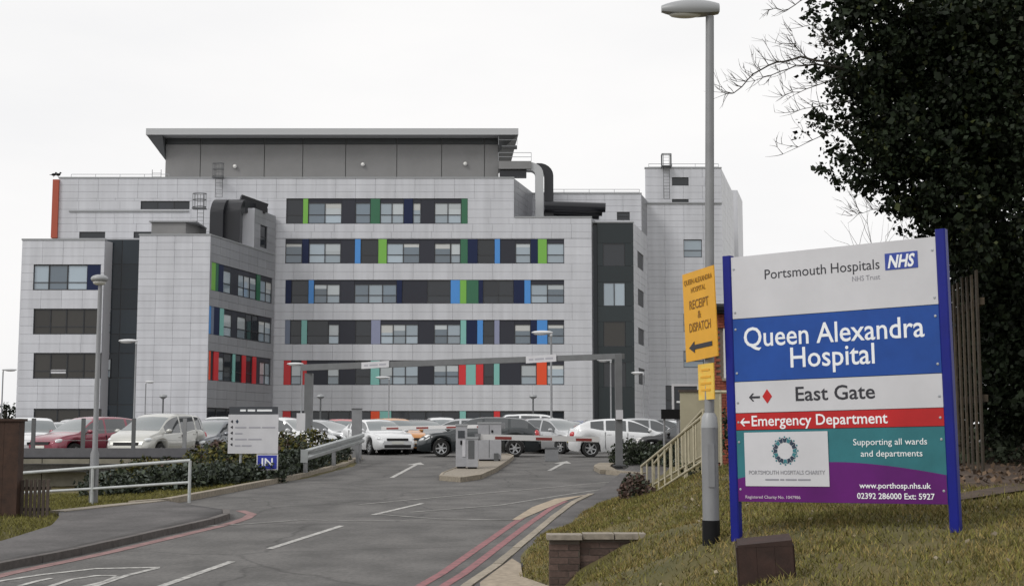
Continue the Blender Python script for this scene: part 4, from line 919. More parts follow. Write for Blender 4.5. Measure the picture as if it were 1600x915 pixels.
# ------------------------------------------------------------------ left side: timber post, pales, white railing, deck
TPY = 26.0; p = at(-10, 800, TPY); zb = tz(p.x, TPY); zt5 = at(10, 656, TPY).z
TP = thing('timber_post', 'thick dark brown timber post at the left picture edge', 'post', (p.x, TPY, zb))
for k in range(3): MB().box((p.x - .43 + k * .287, TPY, zb - .1), (p.x - .43 + k * .287 + .283, TPY + .3, zt5 - .02)).build('board', 'timber', TP, True)
MB().box((p.x - .46, TPY - .03, zt5 - .019), (p.x + .47, TPY + .33, zt5 + .03)).build('cap', 'timber', TP, True)
PK = thing('picket_fence', 'short grey brown picket fence beside the thick timber post', 'fence', (at(55, 808, 26.2).x, 26.2, tz(-9.2, 26.2)))
for k in range(8):
    px = 28 + k * 6.6; c = at(px, 780, 26.2); z1 = at(px, 749, 26.2).z; z0 = at(px, 810, 26.2).z
    block('pale', (c.x, 26.2 + .004 * (k % 2), (z0 + z1) / 2), (.055, .03, z1 - z0 + random.uniform(-.03, .03)), 'timber_grey', PK)
a, b_ = at(26, 765, 26.25), at(79, 765, 26.25)
for py in (762, 795): block('rail', ((a.x + b_.x) / 2, 26.26, at(50, py, 26.26).z), (b_.x - a.x, .05, .06), 'timber_grey', PK)
kerb_run('edging', 'pale concrete edging strip behind the left pavement', [(-8.95, 26.75), (-8.6, 27.4), (-8.15, 28.2), (-7.6, 29.3)], .115, 'coping_stone', .4, 1.0)
WR = thing('tube_railing', 'white tubular two rail barrier in front of the hedge and lamp post', 'railing', (at(297, 780, 30).x, 30, tz(-7.2, 30)))
tpts = [at(297, 719, 30), at(200, 726, 30), at(40, 738, 30), at(-60, 745, 30)]; mpts = [at(297, 753, 30), at(145, 763, 30), at(40, 769, 30), at(-60, 775, 30)]
MB().tube(tpts, .035, 8).build('top_rail', 'white_rail', WR, True, True); MB().tube(mpts, .03, 8).build('middle_rail', 'white_rail', WR, True, True)
for px, py in ((297, 719), (145, 730), (-10, 741)):
    c = at(px, py, 30); MB().tube([(c.x, 30, tz(c.x, 30) - .2), (c.x, 30, c.z)], .035, 8).build('post', 'white_rail', WR, True, True)
DZ = 1.12
b = MB(); b.prism([(-45, 42.3), (-9.6, 42.3), (-9.2, 50), (-9.2, 76), (-45, 76)], DZ - .25, DZ); struct(b.build('car_park_deck', 'asphalt'))
EB = thing('deck_edge', 'grey steel edge beam with posts along the raised car park', 'barrier', (-12, 42.1, 1.28))
e0, e1 = at(-20, 705, 42).x, at(325, 705, 42).x
block('edge_beam', ((e0 + e1) / 2, 42.1, at(150, 707.5, 42).z), (e1 - e0, .25, .31), 'beam_grey', EB)
block('beam_flange', ((e0 + e1) / 2, 42.06, at(150, 715, 42).z), (e1 - e0, .35, .05), 'black', EB)
for px in (50, 128, 207, 287, -25):
    c = at(px, 680, 42); block('post', (c.x, 42.12, (at(px, 653, 42).z + 1.55) / 2), (.11, .09, at(px, 653, 42).z - 1.55), 'steel_dark' if px != 287 else 'lamp_grey', EB)
for zq in (.35, .68): MB().tube([(e0, 42.1, 1.5 + zq), (e1 - .3, 42.1, 1.5 + zq)], .008, 4).build('wire', 'steel', EB, True)
RW = thing('retaining_wall', 'stained concrete retaining wall under the raised car park', 'wall', (-12, 43, .3))
n = 9; x0, x1 = -24.0, at(290, 730, 43).x
for k in range(n):
    a = x0 + (x1 - x0) * k / n; b_ = x0 + (x1 - x0) * (k + 1) / n
    block('concrete_panel', ((a + b_) / 2, 43.1 + random.uniform(-.01, .01), .55), (b_ - a - .03, .3, 1.55), 'concrete', RW)
# hedges
def hedge(label, boxes, n, size, mats, olive=.0, name='hedge'):
    c0 = boxes[0]; root = thing(name, label, 'hedge', (c0[0], c0[1], tz(c0[0], c0[1])))
    P = []
    vol = [b[3] * b[4] * b[5] for b in boxes]; tot = sum(vol)
    for b, v in zip(boxes, vol):
        k = int(n * v / tot) + 1; d = rng.normal(size=(k, 3)); d /= np.linalg.norm(d, axis=1)[:, None]
        rr = rng.uniform(.45, 1.0, k) ** .5; lump = 1 + .16 * np.sin(d[:, 0] * 7 + b[0] * 3) * np.cos(d[:, 1] * 6 + d[:, 2] * 5)
        q = d * (rr * lump)[:, None] * np.array(b[3:6]) + np.array(b[:3]); P.append(q)
    P = np.concatenate(P); P = P[P[:, 2] > terrain(P[:, 0], P[:, 1]) - .02]
    k = rng.random(len(P)); lo = 0
    for m, fr in mats:
        sel = (k >= lo) & (k < lo + fr); lo += fr
        if sel.sum(): attach(stuff(leaves('foliage', P[sel], size, m, None)), root, True)
    return root
bx = []
def row(pa, pb, n, rx, ry_, rz_):
    for k in range(n):
        s = k / (n - 1); x = pa[0] + (pb[0] - pa[0]) * s; y = pa[1] + (pb[1] - pa[1]) * s
        bx.append((x, y, tz(x, y) + rz_ * .45 * random.uniform(.85, 1.1), rx * random.uniform(.85, 1.2), ry_, rz_ * random.uniform(.85, 1.15)))
row((-10.0, 33.4), (-6.75, 36.5), 8, .7, .6, .42); row((-6.7, 36.8), (-6.3, 40), 5, .5, .6, .5); row((-6.2, 40.5), (-5.9, 46), 5, .45, .6, .5)
hedge('low dark green hedge along the left kerb below the information sign', bx, 16000, .10, [('leaf_hedge', .62), ('leaf_grey', .38)])
bx = []; row((-10.0, 36.6), (-7.6, 40.5), 6, .75, .8, .55); row((-9.2, 40.8), (-7.2, 43), 4, .8, .8, .75); row((-8.6, 41.8), (-6.8, 46), 4, .7, .7, .7)
hedge('taller olive and green shrub bank behind the low hedge', bx, 22000, .11, [('leaf_hedge', .5), ('leaf_olive', .42), ('leaf_rust', .08)])
bx = []; row((-9.9, 42.6), (-8.6, 43.2), 3, .5, .4, .5)
for i in range(len(bx)): bx[i] = bx[i][:2] + (bx[i][2] + .5,) + bx[i][3:]
hedge('reddish twiggy shrub at the end of the raised car park', bx, 2600, .08, [('leaf_rust', .9), ('leaf_olive', .1)])
bx = []; row((3.75, 44.3), (5.2, 42.5), 4, .55, .55, .6)
hedge('small dark hedge right of the gantry post', bx, 5000, .09, [('leaf_hedge', .9), ('leaf_grey', .1)])
bx = []; row((2.55, 28.7), (2.35, 25.6), 6, .28, .4, .28)
hedge('brown bramble patch at the foot of the cream railing', bx, 2600, .07, [('leaf_rust', .75), ('leaf_hedge', .25)])
bx = []; row((4.6, 33.4), (7.4, 33.2), 5, .6, .5, 1.0)
hedge('dark evergreen shrubs between the cream railing and the brick house', bx, 5000, .10, [('leaf_hedge', .8), ('leaf_ivy', .2)])
#SPLIT2
# ------------------------------------------------------------------ information sign and IN sign
IY = 36.5; a, b_ = at(357, 647, IY), at(434, 708, IY); cx = (a.x + b_.x) / 2; zb = tz(cx, IY)
IS = thing('information_sign', 'white information board with dark header standing in the hedge', 'sign', (cx, IY, zb)); w = b_.x - a.x; z1, z0 = a.z - zb, b_.z - zb; zh = at(395, 635, IY).z - zb
MB().box((-w / 2, 0, z0), (w / 2, .04, z1)).build('panel', 'sign_white', IS); MB().box((-w / 2 + .02, -.003, z1 + .004), (w / 2 - .02, .04, zh)).build('header', 'slate_board', IS)
print_words(IS, [3, 4, 8], -.36, .5, z1 + .08, .055, -.004, 'ink_white')
pxz = lambda py: at(395, py, IY).z - zb
for py, s, wd in ((667, None, 0), (676, None, 0), (685, None, 0), (694, None, 0), (658, None, 0)):
    flat(IS, 'arrow_mark', [(-w / 2 + .06, pxz(py)), (-w / 2 + .12, pxz(py) + .045), (-w / 2 + .13, pxz(py)), (-w / 2 + .12, pxz(py) - .045)], -.004, 'ink')
flat(IS, 'diamond_mark', [(-w / 2 + .2, pxz(658)), (-w / 2 + .24, pxz(658) + .06), (-w / 2 + .28, pxz(658)), (-w / 2 + .24, pxz(658) - .06)], -.004, 'ring_navy')
for py, s, wd in ((668.5, [9], .30), (678, [5], .2), (687, [8, 9], .72), (697, [4, 7], .45)): print_words(IS, s, -w / 2 + .19, -w / 2 + .19 + wd, pxz(py), .04, -.002, 'ink_pale')
print_words(IS, [7, 8], -w / 2 + .56, w / 2 - .08, pxz(668.5), .04, -.002, 'ink_pale')
for s in (-.25, .3): MB().tube([(w * s, .07, -.2), (w * s, .07, z1)], .035, 8).build('post', 'galv', IS, False, True)
IY2 = 36.2; a, b_ = at(401, 709, IY2), at(434, 734, IY2); cx = (a.x + b_.x) / 2
IN = thing('entry_sign', 'small blue IN sign with pale border under the information board', 'sign', (cx, IY2, tz(cx, IY2))); w = b_.x - a.x; zz = IN.location.z
MB().box((-w / 2, 0, b_.z - zz), (w / 2, .02, a.z - zz)).build('border', 'sign_white', IN); MB().box((-w / 2 + .03, -.004, b_.z - zz + .03), (w / 2 - .03, -.001, a.z - zz - .03)).build('panel', 'in_blue', IN)
lettering(IN, 'IN', -.15, .15, b_.z - zz + .12, .2, -.006, 'ink_white', .02); MB().tube([(0, .05, -.2), (0, .05, a.z - zz)], .03, 8).build('post', 'galv', IN, False, True)
# ------------------------------------------------------------------ height gantry, crash barrier, bollard
gl_, gr_ = at(483, 583, 52), at(966, 556, 43)
GA = thing('height_gantry', 'grey height restriction gantry spanning the car park entrance', 'gantry', (gr_.x, 43, rz(43)))
for p, Y, wd, zt6 in ((gl_, 52, .30, at(483, 583, 52).z), (gr_, 43, .22, at(966, 553, 43).z)):
    zb = rz(Y) - .1; block('post', (p.x, Y, (zb + zt6) / 2), (wd, wd, zt6 - zb), 'gantry_grey', GA)
    block('base_plate', (p.x, Y, rz(Y) + .10), (wd + .2, wd + .2, .04), 'steel_dark', GA)
b = MB(); A1, B1 = Vector((gl_.x - .25, 52, at(483, 574, 52).z)), Vector((gr_.x + .15, 43, at(966, 556, 43).z)); dv = (B1 - A1).normalized(); nv = Vector((-dv.y, dv.x, 0)).normalized() * .1
v = []
for P, hh in ((A1, .12), (B1, .085)):
    for s, t in ((-1, -1), (1, -1), (1, 1), (-1, 1)): v.append(P + nv * s + Vector((0, 0, hh * t)))
b.add(v, [(0, 1, 2, 3), (4, 7, 6, 5), (0, 4, 5, 1), (1, 5, 6, 2), (2, 6, 7, 3), (3, 7, 4, 0)]); b.build('beam', 'gantry_grey', GA, True)
for x0, x1, py, s in ((567, 625, 572, ''), (817, 875, 558, '')):
    k = ((x0 + x1) / 2 - 483) / (966 - 483); k = k * 52 / (43 + k * 9.) if True else k; Pm = A1.lerp(B1, k); Yq = Pm.y - .14
    nb_ = Vector((dv.y, -dv.x, 0)).normalized(); L_ = (x1 - x0) * Pm.y / F / abs(dv.x) * .8
    pl = MB().box((-L_ / 2, -.015, -.12), (L_ / 2, .015, .12)).build('sign_plate', 'sign_white', GA, True); pl.location = Pm + nb_ * .13; pl.rotation_euler = (0, R(-1), math.atan2(dv.y, dv.x))
    print_words(pl, [3, 6, 5], -L_ * .4, L_ * .4, -.035, .06, -.016, 'ink_pale')
MB().box((gr_.x - .1, 42.80, rz(43) + 1.55), (gr_.x + .12, 42.865, rz(43) + 1.85)).build('notice', 'sign_white', GA, True)
CB = thing('crash_barrier', 'galvanised corrugated crash barrier ending at the entrance kerb', 'barrier', (at(482, 745, 38.6).x, 38.6, rz(38.6)))
q0, q1 = at(476, 711, 38.4), at(566, 684, 46.5)
dv = (q1 - q0); nv = Vector((dv.y, -dv.x, 0)).normalized(); b = MB(); v = []
prof = [(0, -.16), (.07, -.13), (.07, -.06), (0, -.02), (0, .02), (.07, .06), (.07, .13), (0, .16)]
st = 8
for i in range(st + 1):
    P = q0 + dv * i / st
    for (n_o, zz) in prof: v.append(P + nv * n_o + Vector((0, 0, zz)))
f = [(i * 8 + k, i * 8 + k + 1, (i + 1) * 8 + k + 1, (i + 1) * 8 + k) for i in range(st) for k in range(7)]
b.add(v, f); o = b.build('rail', 'barrier_steel', CB, True, True); md = o.modifiers.new('thickness', 'SOLIDIFY'); md.thickness = .012
for s in (.05, .5, .95):
    P = q0 + dv * s - nv * .07; zb = rz(P.y); block('post', (P.x, P.y, (zb + P.z) / 2 + .02), (.15, .1, P.z - zb + .2), 'lamp_grey', CB, math.atan2(dv.y, dv.x))
MB().box((q0.x - .1, q0.y - .1, q0.z - .2), (q0.x + .1, q0.y - .06, q0.z + .17)).build('end_plate', 'barrier_steel', CB, True)
p = at(557, 712, 47.6); zt7 = at(557, 641, 47.6).z
o = thing('grey_pillar', 'square grey steel pillar at the far end of the crash barrier', 'post', (p.x, 47.6, rz(47.6)))
block('shaft', (p.x, 47.6, (zt7 + rz(47.6)) / 2), (.33, .3, zt7 - rz(47.6) + .1), 'lamp_grey', o); block('cap', (p.x, 47.6, zt7 + .06), (.36, .33, .04), 'steel_dark', o)
p = at(452, 662, 50); o = thing('notice_plate', 'small white notice on a thin post left of the gantry post', 'sign', (at(470, 662, 50).x, 50, rz(50)))
MB().box((-.16, 0, at(470, 672, 50).z - rz(50)), (.16, .02, at(470, 645, 50).z - rz(50))).build('panel', 'sign_white', o); MB().tube([(0, .04, -.1), (0, .04, 1.9)], .025, 6).build('post', 'galv', o, False, True)
# ------------------------------------------------------------------ entrance island with machines and barriers
isl = [gnd(*p) for p in ((686, 750), (720, 753), (752, 748), (776, 737), (797, 722), (803, 716), (790, 713), (762, 715), (738, 724), (712, 736), (690, 745))]
IC = thing('traffic_island', 'kerbed entrance island carrying the ticket machine and barrier cabinet', 'traffic island', (isl[0].x, isl[0].y, rz(isl[0].y)))
cc = sum(isl, Vector()) / len(isl); inn = [cc + (p - cc) * .93 for p in isl]
b = MB(); n = len(isl); v = [(p.x, p.y, rz(p.y) + .12) for p in inn] + [(p.x, p.y, rz(p.y) - .05) for p in inn]
b.add(v, [tuple(range(n))] + [(i, (i + 1) % n, n + (i + 1) % n, n + i) for i in range(n)]); b.build('paving', 'coping_stone', IC, True)
for i in range(n):
    a, b_ = isl[i], isl[(i + 1) % n]; a2, b2 = inn[i], inn[(i + 1) % n]; m = max(1, int((b_ - a).length / .9))
    for k in range(m):
        q = [a.lerp(b_, (k + .012) / m), a.lerp(b_, (k + .988) / m), a2.lerp(b2, (k + .988) / m), a2.lerp(b2, (k + .012) / m)]
        bb = MB(); bb.add([(p.x, p.y, rz(p.y) - .05) for p in q] + [(p.x, p.y, rz(p.y) + .135) for p in q], [(0, 3, 2, 1), (4, 5, 6, 7), (0, 1, 5, 4), (1, 2, 6, 5), (2, 3, 7, 6), (3, 0, 4, 7)]); bb.build('kerb_stone', 'kerb', IC, True)
def cabinet(name, label, px, py_b, py_t, wpx, Y, dep, rot=0):
    c = at(px, py_b, Y); t = at(px, py_t, Y); w = wpx * Y / F; zb = rz(Y) + .12; h = t.z - zb
    r_ = thing(name, label, 'machine', (c.x, Y, zb), rot)
    b = MB(); b.box((-w / 2, -dep / 2, .05), (w / 2, dep / 2, h - .06)); b.build('body', 'cabinet', r_)
    MB().box((-w / 2 - .015, -dep / 2 - .02, h - .06), (w / 2 + .015, dep / 2 + .02, h)).build('lid', 'lantern', r_); MB().box((-w / 2 + .04, -dep / 2 + .04, 0), (w / 2 - .04, dep / 2 - .04, .05)).build('plinth', 'black', r_)
    return r_, w, h
tm, w, h = cabinet('ticket_machine', 'narrow grey ticket machine at the near end of the island', 721, 738, 662, 17, 41.2, .45)
MB().box((-.1, -.24, h - .42), (.1, -.226, h - .2)).build('screen', 'pane_dark', tm); MB().box((-.03, -.245, h - .62), (.03, -.226, h - .5)).build('slot', 'black', tm); MB().box((.03, -.24, .35), (.13, -.226, .85)).build('notice', 'sign_white', tm)
c2, w, h = cabinet('barrier_cabinet', 'dark stained barrier cabinet beside the ticket machine holding the near arm', 738, 742, 682, 18, 41.0, .4)
MB().box((-.12, -.215, .3), (.06, -.201, h - .1)).build('rust_stain_plate', 'steel_dark', c2)
c3, w3, h3 = cabinet('barrier_cabinet', 'large pale grey barrier cabinet at the far end of the island', 765, 722, 659, 36, 45.6, .5)
MB().box((.06, -.27, h3 - .35), (.12, -.251, h3 - .27)).build('lock', 'black', c3); MB().box((-.02, -.255, .1), (.0, -.2505, h3 - .1)).build('door_gap', 'steel_dark', c3); MB().box((.15, -.33, -.02), (.3, -.255, .25)).build('foot_bracket', 'steel_dark', c3)
def arm(par, a, b_, n, th=.1):
    a, b_ = Vector(a), Vector(b_); d = (b_ - a); ang = math.atan2(d.y, d.x); c = (a + b_) / 2
    bo = MB().cbox((0, 0, 0), (d.length, .05, th)).build('barrier_arm', 'arm_white', par, True); bo.location = c; bo.rotation_euler = (0, -math.atan2(d.z, math.hypot(d.x, d.y)), ang)
    for k in range(n): MB().cbox((-d.length / 2 + d.length * (k + .62) / n, 0, -th * .12), (d.length / n * .4, .062, th * .5)).build('red_stripe', 'arm_red', bo)
    MB().cbox((-d.length / 2, 0, 0), (.16, .12, .2)).build('pivot', 'lamp_grey', bo)
arm(c2, at(746, 682, 41.2), at(935, 686, 42.5), 3, .17)
arm(c3, at(785, 665, 46.1), at(596, 668.5, 47.2), 4, .12)
p = at(862, 712, 47.5); o = thing('arm_rest_box', 'low grey box on the ground under the right barrier arm', 'box', (p.x, 47.5, rz(47.5)))
block('body', (p.x, 47.5, rz(47.5) + .22), (.46, .4, .44), 'lamp_grey', o); block('lid', (p.x, 47.5, rz(47.5) + .46), (.5, .44, .05), 'steel_dark', o)
kerb_run('kerb', 'pale kerb nose at the foot of the right gantry post', [(at(948, 737, 41).x, 40.3), (at(940, 735, 42).x, 42.4), (at(950, 730, 44).x, 44.2)], .13, 'kerb', .5, .9)
kerb_run('kerb', 'pale kerb running right from the gantry post to the pavement', [(at(952, 739, 40.2).x, 40.1), (at(1006, 744, 38.6).x, 38.8)], .13, 'kerb', .3, .9)

# ------------------------------------------------------------------ cars
def smooth_tab(tab, x):
    xs_ = [t[0] for t in tab]; zs_ = [t[1] for t in tab]
    i = int(np.clip(np.searchsorted(xs_, x) - 1, 0, len(xs_) - 2)); t = (x - xs_[i]) / (xs_[i + 1] - xs_[i]); t = min(1, max(0, t))
    def m(k):
        if k == 0: return (zs_[1] - zs_[0]) / (xs_[1] - xs_[0])
        if k == len(xs_) - 1: return (zs_[-1] - zs_[-2]) / (xs_[-1] - xs_[-2])
        return .5 * ((zs_[k + 1] - zs_[k]) / (xs_[k + 1] - xs_[k]) + (zs_[k] - zs_[k - 1]) / (xs_[k] - xs_[k - 1]))
    h = xs_[i + 1] - xs_[i]
    return (2 * t**3 - 3 * t**2 + 1) * zs_[i] + (t**3 - 2 * t**2 + t) * h * m(i) + (-2 * t**3 + 3 * t**2) * zs_[i + 1] + (t**3 - t**2) * h * m(i + 1)
SHAPES = {   # length, width, wheel radius, front/rear axle, top outline from tail to nose, belt line, window splits, windscreen and rear glass spans
 'hatch': dict(L=4.05, W=1.74, r=.305, fa=1.24, ra=-1.28, top=[(-2.02, .72), (-1.98, .98), (-1.80, 1.16), (-1.52, 1.40), (-1.2, 1.465), (-.4, 1.50), (.15, 1.465), (.42, 1.37), (.95, 1.02), (1.12, .945), (1.6, .86), (1.9, .73), (2.02, .58)], belt=[(-2.02, .70), (-1.7, .96), (0, .91), (1.0, .87), (1.6, .79), (2.02, .55)], win=[(-1.45, -1.02), (-.92, -.08), (.0, .84)], ws=(.36, 1.04), rg=(-1.86, -1.44)),
 'coupe': dict(L=4.3, W=1.78, r=.32, fa=1.36, ra=-1.32, top=[(-2.15, .72), (-2.12, .94), (-1.96, 1.09), (-1.58, 1.29), (-1.1, 1.39), (-.4, 1.435), (.15, 1.40), (.45, 1.31), (1.12, .98), (1.28, .92), (1.75, .83), (2.05, .70), (2.15, .52)], belt=[(-2.15, .70), (-1.75, 1.03), (-.8, .97), (.2, .92), (1.1, .86), (1.75, .76), (2.15, .50)], win=[(-1.32, -.82), (-.74, .02), (.1, .92)], ws=(.38, 1.18), rg=(-2.02, -1.5)),
 'mpv': dict(L=4.1, W=1.76, r=.31, fa=1.27, ra=-1.27, top=[(-2.05, .74), (-2.0, 1.05), (-1.86, 1.32), (-1.62, 1.53), (-1.2, 1.60), (-.4, 1.63), (.2, 1.58), (.5, 1.47), (1.2, 1.07), (1.38, .99), (1.7, .90), (1.95, .76), (2.05, .58)], belt=[(-2.05, .72), (-1.7, .98), (0, .94), (1.2, .90), (1.7, .82), (2.05, .55)], win=[(-1.6, -1.1), (-1.0, -.1), (-.02, .95)], ws=(.44, 1.28), rg=(-1.93, -1.6)),
 'estate': dict(L=4.72, W=1.82, r=.325, fa=1.42, ra=-1.36, top=[(-2.36, .72), (-2.32, .98), (-2.16, 1.10), (-1.75, 1.40), (-1.4, 1.455), (-.4, 1.49), (.1, 1.46), (.4, 1.37), (1.02, 1.02), (1.2, .95), (1.8, .87), (2.2, .74), (2.36, .56)], belt=[(-2.36, .70), (-2.0, .99), (0, .92), (1.1, .88), (1.8, .80), (2.36, .53)], win=[(-1.86, -1.2), (-1.1, -.22), (-.13, .86)], ws=(.32, 1.1), rg=(-2.22, -1.76)),
 'suv': dict(L=4.45, W=1.86, r=.36, fa=1.34, ra=-1.3, top=[(-2.22, .8), (-2.18, 1.15), (-2.05, 1.45), (-1.85, 1.66), (-1.4, 1.72), (-.4, 1.74), (.2, 1.70), (.5, 1.6), (.95, 1.22), (1.15, 1.14), (1.75, 1.06), (2.1, .95), (2.22, .7)], belt=[(-2.22, .78), (-1.9, 1.08), (0, 1.04), (1.1, 1.04), (1.75, .98), (2.22, .65)], win=[(-1.8, -1.15), (-1.05, -.15), (-.06, .82)], ws=(.4, 1.05), rg=(-2.1, -1.84)),
 'saloon': dict(L=4.55, W=1.80, r=.315, fa=1.38, ra=-1.34, top=[(-2.27, .7), (-2.24, .93), (-2.0, 1.03), (-1.6, 1.07), (-1.05, 1.36), (-.6, 1.42), (-.1, 1.435), (.2, 1.40), (.45, 1.32), (1.05, .99), (1.22, .93), (1.8, .84), (2.15, .72), (2.27, .55)], belt=[(-2.27, .68), (-1.9, .98), (0, .90), (1.1, .86), (1.8, .77), (2.27, .52)], win=[(-1.2, -.95), (-.85, -.12), (-.04, .86)], ws=(.36, 1.12), rg=(-1.62, -1.02))}
_wheel = {}
def wheel_meshes(r):
    if r in _wheel: return _wheel[r]
    w = .2
    t = MB(); t.lathe([(r * .66, -w / 2), (r * .93, -w / 2), (r, -w / 2 + .03), (r, w / 2 - .03), (r * .93, w / 2), (r * .66, w / 2)], 28, None, 'y'); tm_ = t.mesh('tyre', 'rubber', True)
    q = MB(); q.lathe([(r * .70, -w / 2 + .01), (r * .62, -w / 2 + .02), (r * .6, w * .1)], 28, None, 'y'); q.lathe([(0.001, -w / 2 + .01), (r * .15, -w / 2 + .015), (r * .16, -w / 2 + .05)], 14, None, 'y')
    for k in range(6):
        a = 2 * math.pi * k / 6; T = Matrix.Rotation(a, 4, 'Y'); q.add([T @ Vector(p) for p in ((r * .1, -w / 2 + .02, -.035), (r * .66, -w / 2 + .012, -.02), (r * .66, -w / 2 + .012, .02), (r * .1, -w / 2 + .02, .035), (r * .1, -w / 2 + .06, -.035), (r * .66, -w / 2 + .05, -.02), (r * .66, -w / 2 + .05, .02), (r * .1, -w / 2 + .06, .035))], [(0, 1, 2, 3), (4, 7, 6, 5), (0, 4, 5, 1), (3, 2, 6, 7), (1, 5, 6, 2)])
    rm = q.mesh('rim', 'rim', True); d = MB(); d.lathe([(0.001, w * .12), (r * .64, w * .12), (r * .64, w * .2)], 20, None, 'y'); dm = d.mesh('brake_disc', 'trim')
    _wheel[r] = (tm_, rm, dm); return _wheel[r]
_paint = {}
def paint(name, col, metal=.3):
    if name not in _paint: _paint[name] = mat('paint_' + name, col, .35, metal, coat=1.0, nscale=3, namt=.04)
    return 'paint_' + name
_carmesh = {}
def car_meshes(kind):
    """body shell, glass and small parts of one body style, all in local coordinates (nose towards +x)"""
    if kind in _carmesh: return _carmesh[kind]
    K = SHAPES[kind]; Lh, Wd, r = K['L'] / 2, K['W'] / 2, K['r']; ar = r + .06
    xs_ = set(np.round(np.linspace(-Lh, Lh, 46), 3))
    for w in K['win']: xs_ |= {w[0], w[1]}
    xs_ |= set(K['ws']) | set(K['rg'])
    for ax in (K['fa'], K['ra']): xs_ |= set(np.round(ax + ar * np.cos(np.linspace(0, math.pi, 11)), 3))
    xs_ |= {-Lh + .03, Lh - .03, Lh - .08, -Lh + .08}
    X_ = []
    for x in sorted(xs_):
        if -Lh <= x <= Lh and (not X_ or x - X_[-1] > .012): X_.append(float(x))
    def zl(x):
        z = .20
        if x > Lh - .3: z = .20 + .05 * ((x - Lh + .3) / .3) ** 2
        if x < -Lh + .3: z = .22 + .08 * ((-Lh + .3 - x) / .3) ** 2
        for ax in (K['fa'], K['ra']):
            d = abs(x - ax)
            if d < ar: z = max(z, r + math.sqrt(ar * ar - d * d))
        return z
    def wd(x):
        t = max(0, (abs(x) - (Lh - .75)) / .75); w = Wd * (1 - .20 * t ** 2.4)
        return w - (.05 if abs(x) > Lh - .035 else 0)
    half = []
    for x in X_:
        w, a, zb_, zt_2 = wd(x), zl(x), smooth_tab(K['belt'], x), smooth_tab(K['top'], x)
        a = min(a, zb_ - .06); h = max(.03, zt_2 - zb_); k = min(1, h / .45)
        ex = .10 if abs(x) > Lh - .04 else 0
        half.append([(x, 0, a), (x, w * .90, a), (x, w * (.975), a + .22 * (zb_ - a)), (x, w, a + .5 * (zb_ - a)), (x, w * .992, a + .8 * (zb_ - a)), (x, w * .955, zb_ - .01), (x, w * .925, zb_ + .05 * h),
                     (x, w * (.925 - .075 * k), zb_ + .48 * h), (x, w * (.925 - .17 * k), zb_ + .86 * h), (x, w * (.885 - .18 * k), zb_ + .95 * h), (x, w * (.60 - .06 * k), zb_ + 1.0 * h), (x, 0, zb_ + h + .018)])
    nr = 12; body = MB(); glass = {'side_window': [], 'windscreen': [], 'rear_window': []}
    for sgn in (1, -1):
        base = len(body.v); body.v += [(x, y * sgn, z) for col in half for (x, y, z) in col]
        gw = {i: MB() for i in range(len(K['win']))}; gs = MB(); gr = MB()
        for i in range(len(X_) - 1):
            xm = (X_[i] + X_[i + 1]) / 2
            for j in range(nr - 1):
                q = (base + i * nr + j, base + (i + 1) * nr + j, base + (i + 1) * nr + j + 1, base + i * nr + j + 1); P = [body.v[t] for t in q]; done = False
                h = smooth_tab(K['top'], xm) - smooth_tab(K['belt'], xm)
                if j in (6, 7) and h > .10:
                    for wi, w in enumerate(K['win']):
                        if w[0] - .005 < xm < w[1] + .005: gw[wi].add(P, [(0, 1, 2, 3)]); done = True
                if j in (9, 10) and K['ws'][0] < xm < K['ws'][1]: gs.add(P, [(0, 1, 2, 3)]); done = True
                if j in (9, 10) and K['rg'][0] < xm < K['rg'][1]: gr.add(P, [(0, 1, 2, 3)]); done = True
                if not done: body.f.append(q)
        for i in (0, len(X_) - 1): body.f.append(tuple(base + i * nr + j for j in range(nr)))
        glass['side_window'] += [g for g in gw.values() if g.v]; glass['windscreen'].append(gs); glass['rear_window'].append(gr)
    def weld(mb, name, m):
        me = mb.mesh(name, m, False); bm = bmesh.new(); bm.from_mesh(me); bmesh.ops.remove_doubles(bm, verts=bm.verts, dist=.0015); bmesh.ops.recalc_face_normals(bm, faces=bm.faces); bm.to_mesh(me); bm.free()
        me.polygons.foreach_set('use_smooth', [True] * len(me.polygons)); me.set_sharp_from_angle(angle=R(38)); return me
    ws = MB(); [ws.add(g.v, g.f) for g in glass['windscreen']]; rg = MB(); [rg.add(g.v, g.f) for g in glass['rear_window']]
    res = dict(body=weld(body, 'body', 'trim'), side=[weld(g, 'side_window', 'glass_car') for g in glass['side_window']], ws=weld(ws, 'windscreen', 'glass_pale'), rg=weld(rg, 'rear_window', 'glass_car'), K=K)
    # lights, grille, plates, mirrors follow the surface
    zf = smooth_tab(K['belt'], Lh - .25); wf = wd(Lh - .22)
    res['bits'] = []
    for s in (1, -1):
        b = MB(); T = Matrix.Translation((Lh - .24, s * wf * .80, zf - .03)) @ Matrix.Rotation(s * -.55, 4, 'Z') @ Matrix.Rotation(.25, 4, 'Y'); b.ell((0, 0, 0), (.17, .15, .095), 14, 8, T); res['bits'].append(('headlight', b.mesh('headlight', 'headlight', True)))
        zt3_ = smooth_tab(K['belt'], -Lh + .2); b = MB(); T = Matrix.Translation((-Lh + .17, s * wd(-Lh + .17) * .86, zt3_ - .06)) @ Matrix.Rotation(s * .5, 4, 'Z'); b.ell((0, 0, 0), (.13, .11, .2 if kind in ('estate', 'mpv', 'suv') else .13), 12, 8, T); res['bits'].append(('tail_light', b.mesh('tail_light', 'taillight', True)))
        b = MB(); b.ell((K['ws'][1] - .28, s * (Wd + .085), smooth_tab(K['belt'], .6) + .10), (.07, .115, .075), 12, 8); b.tube([(K['ws'][1] - .27, s * (Wd - .1), smooth_tab(K['belt'], .6) + .05), (K['ws'][1] - .28, s * (Wd + .06), smooth_tab(K['belt'], .6) + .08)], .022, 6); res['bits'].append(('door_mirror', b.mesh('door_mirror', 'trim', True)))
